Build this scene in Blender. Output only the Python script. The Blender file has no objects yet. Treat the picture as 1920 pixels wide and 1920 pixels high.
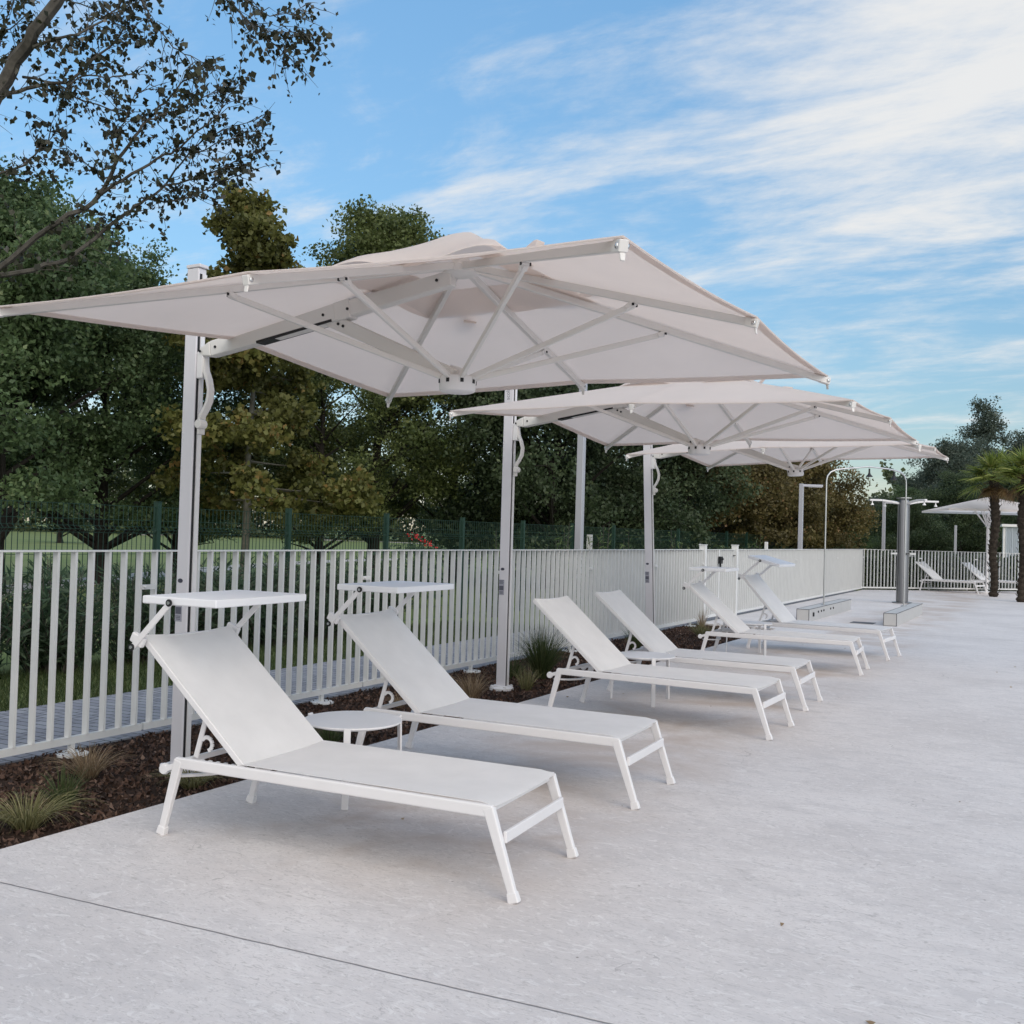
import bpy, math, random
import numpy as np
from mathutils import Vector, Matrix
R = math.radians
random.seed(7)
SC = bpy.context.scene
COL = SC.collection

# ------------------------------------------------------------------ camera
EYE = 1.6
FOC = 1900.0
def _norm(a): return a / np.linalg.norm(a)
_Yc = _norm(np.array([(1994 - 960) / FOC, (1029 - 960) / FOC, 1.0]))
_up = _norm(np.cross(_Yc, np.array([1, .029, 0.])))
if _up[1] > 0: _up = -_up
_Xc = np.cross(_Yc, _up)
if _Xc[0] < 0: _Xc = -_Xc
CR = Vector((_Xc[0], _Yc[0], _up[0]))      # camera right, in world axes
CD = Vector((_Xc[1], _Yc[1], _up[1]))      # camera down
CF = Vector((_Xc[2], _Yc[2], _up[2]))      # camera forward
cam_d = bpy.data.cameras.new('camera'); cam = bpy.data.objects.new('camera', cam_d); COL.objects.link(cam)
m = Matrix((( CR.x, -CD.x, -CF.x, 0), (CR.y, -CD.y, -CF.y, 0), (CR.z, -CD.z, -CF.z, EYE), (0, 0, 0, 1)))
cam.matrix_world = m
cam_d.sensor_width = 36; cam_d.lens = 36 * FOC / 1920; cam_d.clip_end = 2000; cam_d.clip_start = .05
SC.camera = cam

def ray(u, v): return CR * ((u - 960) / FOC) + CD * ((v - 960) / FOC) + CF
def ground(u, v, z=0.):
    r = ray(u, v); return r * ((z - EYE) / r.z) + Vector((0, 0, EYE))
def deep(u, v, d): return ray(u, v) * d + Vector((0, 0, EYE))   # point at distance d along the view axis

# ------------------------------------------------------------------ world and sun
SUN_EL, SUN_AZ = R(38), R(118)      # azimuth clockwise from +Y
W = bpy.data.worlds.new('World'); SC.world = W; W.use_nodes = True
nt = W.node_tree; nt.nodes.clear()
def N(t, typ, **kw):
    n = t.nodes.new(typ)
    for k, v in kw.items():
        if k.startswith('_'): setattr(n, k[1:], v)
        else:
            n.inputs[k.replace('__', ' ') if not k.isdigit() else int(k)].default_value = v
    return n
def mathn(t, op, a, b=None, clamp=False):
    n = t.nodes.new('ShaderNodeMath'); n.operation = op; n.use_clamp = clamp
    for i, x in enumerate((a, b)):
        if x is None: continue
        if hasattr(x, 'links'): t.links.new(x, n.inputs[i])
        else: n.inputs[i].default_value = x
    return n.outputs[0]
def world():
    t = nt; L = t.links
    sky = t.nodes.new('ShaderNodeTexSky'); sky.sky_type = 'NISHITA'; sky.sun_disc = False
    sky.sun_elevation = SUN_EL; sky.sun_rotation = SUN_AZ; sky.air_density = 1.0; sky.dust_density = .4; sky.ozone_density = 1.4
    hsv = t.nodes.new('ShaderNodeHueSaturation'); hsv.inputs['Saturation'].default_value = 1.12; hsv.inputs['Hue'].default_value = .488
    hsv.inputs['Value'].default_value = 1.0
    L.new(sky.outputs[0], hsv.inputs['Color'])
    tc = t.nodes.new('ShaderNodeTexCoord'); sep = t.nodes.new('ShaderNodeSeparateXYZ'); L.new(tc.outputs['Generated'], sep.inputs[0])
    x, y, z = sep.outputs
    gr = t.nodes.new('ShaderNodeMapRange'); L.new(z, gr.inputs['Value']); gr.inputs['From Min'].default_value = 0; gr.inputs['From Max'].default_value = .55
    gr.inputs['To Min'].default_value = .52; gr.inputs['To Max'].default_value = 1.6; L.new(gr.outputs[0], hsv.inputs['Value'])
    # the sky's blue is deepest overhead; near the horizon it goes pale
    zc = mathn(t, 'MAXIMUM', z, 0.0)
    den = mathn(t, 'ADD', zc, .16)
    px = mathn(t, 'DIVIDE', x, den); py = mathn(t, 'DIVIDE', y, den)
    comb = t.nodes.new('ShaderNodeCombineXYZ'); L.new(px, comb.inputs[0]); L.new(py, comb.inputs[1])
    mp = t.nodes.new('ShaderNodeMapping'); mp.inputs['Rotation'].default_value = (0, 0, R(-24)); mp.inputs['Scale'].default_value = (.95, 1.9, 1)
    mp.inputs['Location'].default_value = (3.4, 1.2, 0)
    L.new(comb.outputs[0], mp.inputs[0])
    n1 = t.nodes.new('ShaderNodeTexNoise'); n1.inputs['Scale'].default_value = 1.25; n1.inputs['Detail'].default_value = 9; n1.inputs['Roughness'].default_value = .62; n1.inputs['Distortion'].default_value = .9
    L.new(mp.outputs[0], n1.inputs['Vector'])
    n2 = t.nodes.new('ShaderNodeTexNoise'); n2.inputs['Scale'].default_value = .42; n2.inputs['Detail'].default_value = 3
    L.new(mp.outputs[0], n2.inputs['Vector'])
    n3 = t.nodes.new('ShaderNodeTexNoise'); n3.inputs['Scale'].default_value = 6.0; n3.inputs['Detail'].default_value = 6; n3.inputs['Roughness'].default_value = .65
    L.new(mp.outputs[0], n3.inputs['Vector'])
    s = mathn(t, 'ADD', mathn(t, 'MULTIPLY', n1.outputs['Fac'], .72), mathn(t, 'MULTIPLY', n2.outputs['Fac'], .34))
    s = mathn(t, 'ADD', s, mathn(t, 'MULTIPLY', mathn(t, 'SUBTRACT', n3.outputs['Fac'], .5), .34))
    # a bank of thicker cloud stands toward +X / +Y, and unseen cloud is added behind the camera for whiter fill light
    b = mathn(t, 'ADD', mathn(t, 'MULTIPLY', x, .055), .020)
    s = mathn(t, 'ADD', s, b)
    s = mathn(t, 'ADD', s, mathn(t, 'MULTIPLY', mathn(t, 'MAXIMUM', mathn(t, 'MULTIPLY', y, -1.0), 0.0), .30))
    # one bright cumulus bank, high to the right of the view
    dv = ray(1830, 110).normalized()
    dot = t.nodes.new('ShaderNodeVectorMath'); dot.operation = 'DOT_PRODUCT'; L.new(tc.outputs['Generated'], dot.inputs[0]); dot.inputs[1].default_value = dv
    bank = mathn(t, 'MULTIPLY', mathn(t, 'MAXIMUM', mathn(t, 'SUBTRACT', dot.outputs['Value'], .968), 0.0), 4.0)
    s = mathn(t, 'ADD', s, bank)
    ramp = t.nodes.new('ShaderNodeMapRange'); ramp.interpolation_type = 'SMOOTHSTEP'
    ramp.inputs['From Min'].default_value = .455; ramp.inputs['From Max'].default_value = .80
    L.new(s, ramp.inputs['Value'])
    cov = mathn(t, 'MULTIPLY', ramp.outputs[0], .92)
    mix = t.nodes.new('ShaderNodeMix'); mix.data_type = 'RGBA'
    L.new(cov, mix.inputs['Factor']); L.new(hsv.outputs[0], mix.inputs[6]); 
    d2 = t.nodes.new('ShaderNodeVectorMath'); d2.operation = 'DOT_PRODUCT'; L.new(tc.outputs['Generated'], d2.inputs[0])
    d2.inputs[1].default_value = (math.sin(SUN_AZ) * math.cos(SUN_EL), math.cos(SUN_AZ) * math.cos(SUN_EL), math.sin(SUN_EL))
    glow = mathn(t, 'ADD', mathn(t, 'MULTIPLY', mathn(t, 'POWER', mathn(t, 'MAXIMUM', d2.outputs['Value'], 0.0), 2.2), 1.5), 1.0)  # out-of-view clouds toward the sun brightened, added to light the canopies from below
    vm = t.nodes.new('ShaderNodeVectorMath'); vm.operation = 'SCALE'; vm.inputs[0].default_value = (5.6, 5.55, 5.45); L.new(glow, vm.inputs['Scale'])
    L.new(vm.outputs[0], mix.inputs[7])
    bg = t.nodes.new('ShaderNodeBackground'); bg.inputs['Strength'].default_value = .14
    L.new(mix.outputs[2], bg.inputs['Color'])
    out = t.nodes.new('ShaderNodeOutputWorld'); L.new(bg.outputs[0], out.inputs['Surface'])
world()
sd = bpy.data.lights.new('sun', 'SUN'); sd.energy = .65; sd.angle = R(32); sd.color = (1, .88, .74)
so = bpy.data.objects.new('sun', sd); COL.objects.link(so)
sdir = Vector((math.sin(SUN_AZ) * math.cos(SUN_EL), math.cos(SUN_AZ) * math.cos(SUN_EL), math.sin(SUN_EL)))
so.rotation_euler = sdir.to_track_quat('Z', 'Y').to_euler(); so.location = (20, -10, 30)
SC.view_settings.view_transform = 'Standard'; SC.view_settings.look = 'None'; SC.view_settings.gamma = 1
SC.view_settings.exposure = 0.16
SC.cycles.max_bounces = 8; SC.cycles.transparent_max_bounces = 8

# ------------------------------------------------------------------ materials
def mat(name, color, rough=.5, spec=.4, var=0., scale=6., bump=0., bscale=60., metal=0., tint=None, trans=0., detail=4):
    m = bpy.data.materials.new(name); m.use_nodes = True; t = m.node_tree; L = t.links
    b = t.nodes['Principled BSDF']; b.inputs['Roughness'].default_value = rough; b.inputs['Metallic'].default_value = metal
    b.inputs['Specular IOR Level'].default_value = spec
    tc = t.nodes.new('ShaderNodeTexCoord')
    c = tuple(color) + (1,)
    if var or tint:
        n = t.nodes.new('ShaderNodeTexNoise'); n.inputs['Scale'].default_value = scale; n.inputs['Detail'].default_value = detail; n.inputs['Roughness'].default_value = .6
        L.new(tc.outputs['Object'], n.inputs['Vector'])
        mr = t.nodes.new('ShaderNodeMapRange'); mr.inputs['From Min'].default_value = .3; mr.inputs['From Max'].default_value = .7
        L.new(n.outputs['Fac'], mr.inputs['Value'])
        mx = t.nodes.new('ShaderNodeMix'); mx.data_type = 'RGBA'; L.new(mr.outputs[0], mx.inputs['Factor'])
        c2 = tuple(tint) + (1,) if tint else tuple(max(0, x * (1 - var)) for x in color) + (1,)
        mx.inputs[6].default_value = c; mx.inputs[7].default_value = c2
        L.new(mx.outputs[2], b.inputs['Base Color'])
    else:
        b.inputs['Base Color'].default_value = c
    if bump:
        n = t.nodes.new('ShaderNodeTexNoise'); n.inputs['Scale'].default_value = bscale; n.inputs['Detail'].default_value = 3
        L.new(tc.outputs['Object'], n.inputs['Vector'])
        bp = t.nodes.new('ShaderNodeBump'); bp.inputs['Strength'].default_value = bump; bp.inputs['Distance'].default_value = .01
        L.new(n.outputs['Fac'], bp.inputs['Height']); L.new(bp.outputs[0], b.inputs['Normal'])
    if trans:
        src = b.inputs['Base Color']
        tr = t.nodes.new('ShaderNodeBsdfTranslucent'); tr.inputs['Color'].default_value = c
        if src.links: L.new(src.links[0].from_socket, tr.inputs['Color'])
        ms = t.nodes.new('ShaderNodeMixShader'); ms.inputs[0].default_value = trans
        o = t.nodes['Material Output']; L.new(b.outputs[0], ms.inputs[1]); L.new(tr.outputs[0], ms.inputs[2]); L.new(ms.outputs[0], o.inputs['Surface'])
    return m
def leafmat(name, c1, c2, c3=None, rough=.5, trans=.38):
    """leaf colour from a random number stored per leaf"""
    m = bpy.data.materials.new(name); m.use_nodes = True; t = m.node_tree; L = t.links
    b = t.nodes['Principled BSDF']; b.inputs['Roughness'].default_value = rough; b.inputs['Specular IOR Level'].default_value = .35
    a = t.nodes.new('ShaderNodeAttribute'); a.attribute_name = 'rnd'
    r = t.nodes.new('ShaderNodeValToRGB'); L.new(a.outputs['Fac'], r.inputs[0])
    e = r.color_ramp.elements; e[0].color = tuple(c1) + (1,); e[1].color = tuple(c2) + (1,)
    if c3:
        e[1].position = .8; k = r.color_ramp.elements.new(1.0); k.color = tuple(c3) + (1,)
    L.new(r.outputs[0], b.inputs['Base Color'])
    tr = t.nodes.new('ShaderNodeBsdfTranslucent'); L.new(r.outputs[0], tr.inputs['Color'])
    ms = t.nodes.new('ShaderNodeMixShader'); ms.inputs[0].default_value = trans
    o = t.nodes['Material Output']; L.new(b.outputs[0], ms.inputs[1]); L.new(tr.outputs[0], ms.inputs[2]); L.new(ms.outputs[0], o.inputs['Surface'])
    return m
M = dict(
    white=mat('white_powder_coat', (.77, .75, .75), .42, .4, var=.06, scale=3, bump=.02, bscale=300),
    fence=mat('fence_paint', (.72, .715, .70), .5, .35, var=.08, scale=4),
    pole=mat('pole_paint', (.68, .66, .69), .38, .45, var=.05, scale=3),
    rib=mat('rib_paint', (.73, .70, .67), .4, .4),
    sling=mat('white_mesh_sling', (.86, .835, .82), .75, .2, var=.08, scale=4, bump=.25, bscale=500, trans=.15),
    tray=mat('shade_fabric', (.80, .80, .82), .7, .2, bump=.05, bscale=600),
    black=mat('black_rubber', (.012, .012, .014), .5),
    steel=mat('brushed_steel', (.55, .55, .55), .32, metal=1., bump=.02, bscale=200),
    chrome=mat('bolt_metal', (.6, .6, .6), .25, metal=1.),
    dsteel=mat('shower_steel', (.24, .24, .25), .35, metal=.9),
    bark=mat('grey_bark', (.11, .10, .085), .9, .2, var=.5, scale=9, bump=.8, bscale=25),
    dbark=mat('dark_bark', (.035, .03, .025), .9, .2, var=.4, scale=9, bump=.8, bscale=25),
    pbark=mat('pale_bark', (.17, .16, .13), .9, .2, var=.45, scale=6, bump=.5, bscale=20),
    palm=mat('palm_fibre', (.062, .05, .04), .95, .1, var=.5, scale=22, bump=1., bscale=40),
    tile=mat('plinth_tile', (.50, .49, .48), .5, var=.08, scale=5),
    joint=mat('dark_trim', (.08, .08, .085), .6),
    green=mat('green_fence_paint', (.008, .035, .022), .5),
    badge=mat('badge_ink', (.05, .05, .075), .4),
    stick=mat('sticker_paper', (.33, .33, .38), .5),
    ink=mat('sticker_ink', (.10, .10, .13), .5),
    letter=mat('lettering_grey', (.22, .21, .24), .5),
    lampm=mat('lamp_post_paint', (.42, .42, .46), .4, metal=.2),
    box=mat('grey_cabinet', (.40, .40, .42), .6),
    curtain=mat('white_curtain', (.62, .66, .72), .8, trans=.2, var=.1, scale=3),
    red=mat('red_petals', (.45, .01, .012), .6),
    grav=mat('pale_gravel', (.45, .42, .38), .95, var=.25, scale=2),
)
def fabric():
    m = mat('canopy_fabric', (.92, .855, .815), .85, .15, var=.04, scale=1.5, trans=.60)
    t = m.node_tree; L = t.links; b = t.nodes['Principled BSDF']
    tc = t.nodes.new('ShaderNodeTexCoord')
    n = t.nodes.new('ShaderNodeTexNoise'); n.inputs['Scale'].default_value = 260; L.new(tc.outputs['Object'], n.inputs['Vector'])
    n2 = t.nodes.new('ShaderNodeTexNoise'); n2.inputs['Scale'].default_value = 2.2; n2.inputs['Detail'].default_value = 3; L.new(tc.outputs['Object'], n2.inputs['Vector'])
    b1 = t.nodes.new('ShaderNodeBump'); b1.inputs['Strength'].default_value = .15; b1.inputs['Distance'].default_value = .002; L.new(n.outputs['Fac'], b1.inputs['Height'])
    b2 = t.nodes.new('ShaderNodeBump'); b2.inputs['Strength'].default_value = .6; b2.inputs['Distance'].default_value = .04; L.new(n2.outputs['Fac'], b2.inputs['Height']); L.new(b1.outputs[0], b2.inputs['Normal'])
    L.new(b2.outputs[0], b.inputs['Normal'])
    return m
M['fabric'] = fabric()
M['ash'] = leafmat('ash_leaves', (.055, .09, .04), (.135, .195, .08), (.25, .30, .14))
M['plane'] = leafmat('plane_leaves', (0.08, 0.085, 0.025), (0.18, 0.18, 0.05), (0.28, 0.18, 0.06))
M['poplar'] = leafmat('poplar_leaves', (0.06, 0.085, 0.03), (0.15, 0.18, 0.055), (0.25, 0.27, 0.1))
M['oak'] = leafmat('evergreen_leaves', (0.03, 0.05, 0.024), (0.08, 0.11, 0.05), (0.14, 0.17, 0.08))
M['brown'] = leafmat('autumn_leaves', (0.09, 0.072, 0.03), (0.19, 0.155, 0.055), (0.32, 0.19, 0.09))
M['cedar'] = leafmat('conifer_leaves', (.07, .095, .07), (.12, .145, .11), (.17, .19, .14))
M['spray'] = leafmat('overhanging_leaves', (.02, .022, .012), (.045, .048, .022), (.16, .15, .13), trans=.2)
M['wood'] = leafmat('far_wood_leaves', (0.045, 0.06, 0.03), (0.1, 0.12, 0.05), (0.15, 0.17, 0.07))
M['olean'] = leafmat('oleander_leaves', (.035, .065, .035), (.08, .125, .07), (.14, .20, .11))
M['bright'] = leafmat('bright_shrub_leaves', (.07, .11, .04), (.12, .17, .06), (.20, .26, .10))
M['blade'] = leafmat('grass_blades', (.05, .075, .025), (.10, .13, .05), (.20, .19, .10))
M['dry'] = leafmat('dry_blades', (.20, .14, .08), (.36, .26, .16), (.50, .39, .26))
M['yel'] = leafmat('yellowing_blades', (.13, .13, .05), (.28, .26, .12), (.46, .40, .22))
M['chip'] = leafmat('bark_chips', (.045, .025, .017), (.12, .068, .048), (.24, .16, .12), rough=.9, trans=0.)
M['lawn'] = leafmat('lawn_blades', (.03, .05, .015), (.07, .10, .03), (.13, .13, .05))
M['frond'] = leafmat('palm_fronds', (.11, .16, .035), (.24, .29, .06), (.42, .42, .13))
M['deadfrond'] = leafmat('dead_fronds', (.12, .07, .03), (.22, .14, .06), (.30, .22, .11))

# ------------------------------------------------------------------ mesh helpers
class MB:
    def __init__(s): s.v = []; s.f = []; s.m = []; s.cur = 0
    def quadbox(s, P):
        """8 points: bottom ring 0-3, top ring 4-7"""
        k = len(s.v); s.v += [tuple(p) for p in P]
        for q in ((0, 3, 2, 1), (4, 5, 6, 7), (0, 1, 5, 4), (1, 2, 6, 5), (2, 3, 7, 6), (3, 0, 4, 7)):
            s.f.append(tuple(k + i for i in q)); s.m.append(s.cur)
        return s
    def box(s, x0, x1, y0, y1, z0, z1):
        return s.quadbox([(x0, y0, z0), (x1, y0, z0), (x1, y1, z0), (x0, y1, z0), (x0, y0, z1), (x1, y0, z1), (x1, y1, z1), (x0, y1, z1)])
    def bar(s, a, b, w, h, side=None, w2=None, h2=None):
        """box beam from a to b; w across `side`, h across the other way"""
        a = Vector(a); b = Vector(b); d = (b - a).normalized()
        sd = Vector(side) if side is not None else (Vector((0, 0, 1)).cross(d) if abs(d.z) < .95 else Vector((1, 0, 0)))
        sd = (sd - d * sd.dot(d)).normalized(); up = d.cross(sd)
        w2 = w if w2 is None else w2; h2 = h if h2 is None else h2
        def ring(p, W_, H_): return [p - sd * W_ / 2 - up * H_ / 2, p + sd * W_ / 2 - up * H_ / 2, p + sd * W_ / 2 + up * H_ / 2, p - sd * W_ / 2 + up * H_ / 2]
        A = ring(a, w, h); B = ring(b, w2, h2); k = len(s.v); s.v += [tuple(p) for p in A + B]
        for q in ((3, 2, 1, 0), (4, 5, 6, 7), (0, 1, 5, 4), (1, 2, 6, 5), (2, 3, 7, 6), (3, 0, 4, 7)):
            s.f.append(tuple(k + i for i in q)); s.m.append(s.cur)
        return s
    def tube(s, pts, rad, n=8, caps=True):
        pts = [Vector(p) for p in pts]; k0 = len(s.v)
        if not hasattr(rad, '__len__'): rad = [rad] * len(pts)
        ref = None
        for i, p in enumerate(pts):
            d = (pts[min(i + 1, len(pts) - 1)] - pts[max(i - 1, 0)])
            d = d.normalized() if d.length > 1e-9 else Vector((0, 0, 1))
            if ref is None: ref = d.orthogonal().normalized()
            ref = (ref - d * ref.dot(d)).normalized(); o = d.cross(ref)
            for j in range(n):
                a = 2 * math.pi * j / n; s.v.append(tuple(p + (ref * math.cos(a) + o * math.sin(a)) * rad[i]))
        for i in range(len(pts) - 1):
            for j in range(n):
                a = k0 + i * n + j; b = k0 + i * n + (j + 1) % n
                s.f.append((a, b, b + n, a + n)); s.m.append(s.cur)
        if caps:
            s.f.append(tuple(k0 + j for j in reversed(range(n)))); s.m.append(s.cur)
            s.f.append(tuple(k0 + (len(pts) - 1) * n + j for j in range(n))); s.m.append(s.cur)
        return s
    def lathe(s, prof, c=(0, 0, 0), n=24, axis='z'):
        """prof: (r, h) list"""
        k0 = len(s.v); c = Vector(c)
        for r, h in prof:
            for j in range(n):
                a = 2 * math.pi * j / n; x, y = r * math.cos(a), r * math.sin(a)
                p = (x, y, h) if axis == 'z' else ((x, -h, y) if axis == 'y' else (h, x, y))
                s.v.append(tuple(c + Vector(p)))
        for i in range(len(prof) - 1):
            for j in range(n):
                a = k0 + i * n + j; b = k0 + i * n + (j + 1) % n
                s.f.append((a, b, b + n, a + n)); s.m.append(s.cur)
        s.f.append(tuple(k0 + j for j in reversed(range(n)))); s.m.append(s.cur)
        s.f.append(tuple(k0 + (len(prof) - 1) * n + j for j in range(n))); s.m.append(s.cur)
        return s
    def sheet(s, grid, thick=0.):
        """grid[i][j] of points; thick>0 closes a lower layer straight below"""
        ni, nj = len(grid), len(grid[0]); k = len(s.v)
        for row in grid:
            for p in row: s.v.append(tuple(p))
        for i in range(ni - 1):
            for j in range(nj - 1):
                a = k + i * nj + j; s.f.append((a, a + nj, a + nj + 1, a + 1)); s.m.append(s.cur)
        if thick:
            k2 = len(s.v)
            for row in grid:
                for p in row: s.v.append((p[0], p[1], p[2] - thick))
            for i in range(ni - 1):
                for j in range(nj - 1):
                    a = k2 + i * nj + j; s.f.append((a, a + 1, a + nj + 1, a + nj)); s.m.append(s.cur)
            rim = [(i, 0) for i in range(ni)] + [(ni - 1, j) for j in range(1, nj)] + [(i, nj - 1) for i in range(ni - 2, -1, -1)] + [(0, j) for j in range(nj - 2, 0, -1)]
            for q in range(len(rim)):
                (i, j), (i2, j2) = rim[q], rim[(q + 1) % len(rim)]
                s.f.append((k + i * nj + j, k2 + i * nj + j, k2 + i2 * nj + j2, k + i2 * nj + j2)); s.m.append(s.cur)
        return s
    def poly(s, pts, z0, z1):
        k = len(s.v); n = len(pts)
        s.v += [(p[0], p[1], z0) for p in pts] + [(p[0], p[1], z1) for p in pts]
        s.f.append(tuple(k + i for i in reversed(range(n)))); s.f.append(tuple(k + n + i for i in range(n))); s.m += [s.cur, s.cur]
        for i in range(n): s.f.append((k + i, k + (i + 1) % n, k + n + (i + 1) % n, k + n + i)); s.m.append(s.cur)
        return s
    def build(s, name, mats, parent=None, bevel=0., smooth=False, seg=2, label=None):
        me = bpy.data.meshes.new(name); me.from_pydata(s.v, [], s.f); me.update()
        if not isinstance(mats, (list, tuple)): mats = [mats]
        for x in mats: me.materials.append(x)
        if len(mats) > 1: me.polygons.foreach_set('material_index', s.m)
        o = bpy.data.objects.new(name, me); COL.objects.link(o)
        if parent: o.parent = parent
        if bevel:
            b = o.modifiers.new('bevel', 'BEVEL'); b.width = bevel; b.segments = seg; b.limit_method = 'ANGLE'; b.angle_limit = R(35)
            smooth = True
        if smooth:
            me.polygons.foreach_set('use_smooth', [True] * len(me.polygons))
            if bevel: b.harden_normals = True
            else: me.set_sharp_from_angle(angle=R(38))
        if label: o['label'] = label
        return o
def empty(name, label, cat, loc=(0, 0, 0), rz=0., group=None):
    o = bpy.data.objects.new(name, None); COL.objects.link(o); o.empty_display_size = .2
    o.location = loc; o.rotation_euler = (0, 0, rz); o['label'] = label; o['category'] = cat
    if group: o['group'] = group
    return o
def tag(o, label, cat, group=None, kind=None):
    if label: o['label'] = label
    if cat: o['category'] = cat
    if group: o['group'] = group
    if kind: o['kind'] = kind
    return o
def dup(root, loc=None, rz=None, label=None, scale=None):
    kids = {}
    for o in bpy.data.objects:
        if o.parent: kids.setdefault(o.parent, []).append(o)
    def rec(o, par):
        c = o.copy(); COL.objects.link(c)
        if par: c.parent = par; 
        for k in kids.get(o, []): rec(k, c)
        return c
    r = rec(root, None)
    if loc is not None: r.location = loc
    if rz is not None: r.rotation_euler = (0, 0, rz)
    if scale is not None: r.scale = scale if hasattr(scale, '__len__') else (scale,) * 3
    if label: r['label'] = label
    return r
def leaves(name, C, size, mat_, parent=None, aspect=.6, rng=None, normal=None, rnd=None, fold=0., axis=None, jit=.35):
    """one mesh of many diamond leaves at points C"""
    n = len(C); rng = rng or np.random.default_rng(1)
    sz = np.asarray(size) * (1 + jit * rng.uniform(-1, 1, n))
    a = rng.normal(size=(n, 3)) if axis is None else np.asarray(axis) + rng.normal(size=(n, 3)) * .25
    a /= np.linalg.norm(a, axis=1)[:, None]
    b = rng.normal(size=(n, 3)) if normal is None else np.asarray(normal) + rng.normal(size=(n, 3)) * .5
    b = np.cross(a, b); b /= np.linalg.norm(b, axis=1)[:, None] + 1e-9
    nn = np.cross(a, b)
    h = (sz / 2)[:, None]; w = h * aspect
    P = np.empty((n, 4, 3)); P[:, 0] = C - a * h; P[:, 1] = C + b * w - a * h * .15 + nn * h * fold; P[:, 2] = C + a * h; P[:, 3] = C - b * w - a * h * .15 + nn * h * fold
    me = bpy.data.meshes.new(name)
    me.vertices.add(4 * n); me.vertices.foreach_set('co', P.reshape(-1).astype(np.float32))
    me.loops.add(4 * n); me.loops.foreach_set('vertex_index', np.arange(4 * n, dtype=np.int32))
    me.polygons.add(n); me.polygons.foreach_set('loop_start', np.arange(0, 4 * n, 4, dtype=np.int32))
    me.update(calc_edges=True)
    at = me.attributes.new('rnd', 'FLOAT', 'FACE')
    r = rng.uniform(0, 1, n) if rnd is None else rnd
    at.data.foreach_set('value', np.clip(r, 0, 1).astype(np.float32))
    me.materials.append(mat_)
    o = bpy.data.objects.new(name, me); COL.objects.link(o)
    if parent: o.parent = parent
    return o
def blades(name, roots, tips, width, mat_, parent=None, rng=None, seg=4, bow=.25):
    """curved tapering grass blades from root to tip"""
    rng = rng or np.random.default_rng(3); n = len(roots); roots = np.asarray(roots); tips = np.asarray(tips)
    d = tips - roots; L = np.linalg.norm(d, axis=1)[:, None]
    side = np.cross(d, rng.normal(size=(n, 3)) * .4 + np.array([0, 0, 1.])); side /= np.linalg.norm(side, axis=1)[:, None] + 1e-9
    T = np.linspace(0, 1, seg + 1); V = np.empty((n, seg + 1, 2, 3))
    for i, t in enumerate(T):
        c = roots + d * t + np.array([0, 0, 1.]) * (4 * t * (1 - t) * bow * L)
        w = width * (1 - t * .92) / 2
        V[:, i, 0] = c - side * w; V[:, i, 1] = c + side * w
    nv = (seg + 1) * 2; base = (np.arange(n) * nv)[:, None]
    F = np.concatenate([base + np.array([2 * i, 2 * i + 1, 2 * i + 3, 2 * i + 2]) for i in range(seg)], axis=1).reshape(-1)
    me = bpy.data.meshes.new(name); me.vertices.add(n * nv); me.vertices.foreach_set('co', V.reshape(-1).astype(np.float32))
    me.loops.add(len(F)); me.loops.foreach_set('vertex_index', F.astype(np.int32))
    me.polygons.add(n * seg); me.polygons.foreach_set('loop_start', np.arange(0, len(F), 4, dtype=np.int32)); me.update(calc_edges=True)
    at = me.attributes.new('rnd', 'FLOAT', 'FACE'); at.data.foreach_set('value', np.repeat(rng.uniform(0, 1, n), seg).astype(np.float32))
    me.materials.append(mat_); o = bpy.data.objects.new(name, me); COL.objects.link(o)
    if parent: o.parent = parent
    return o

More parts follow.
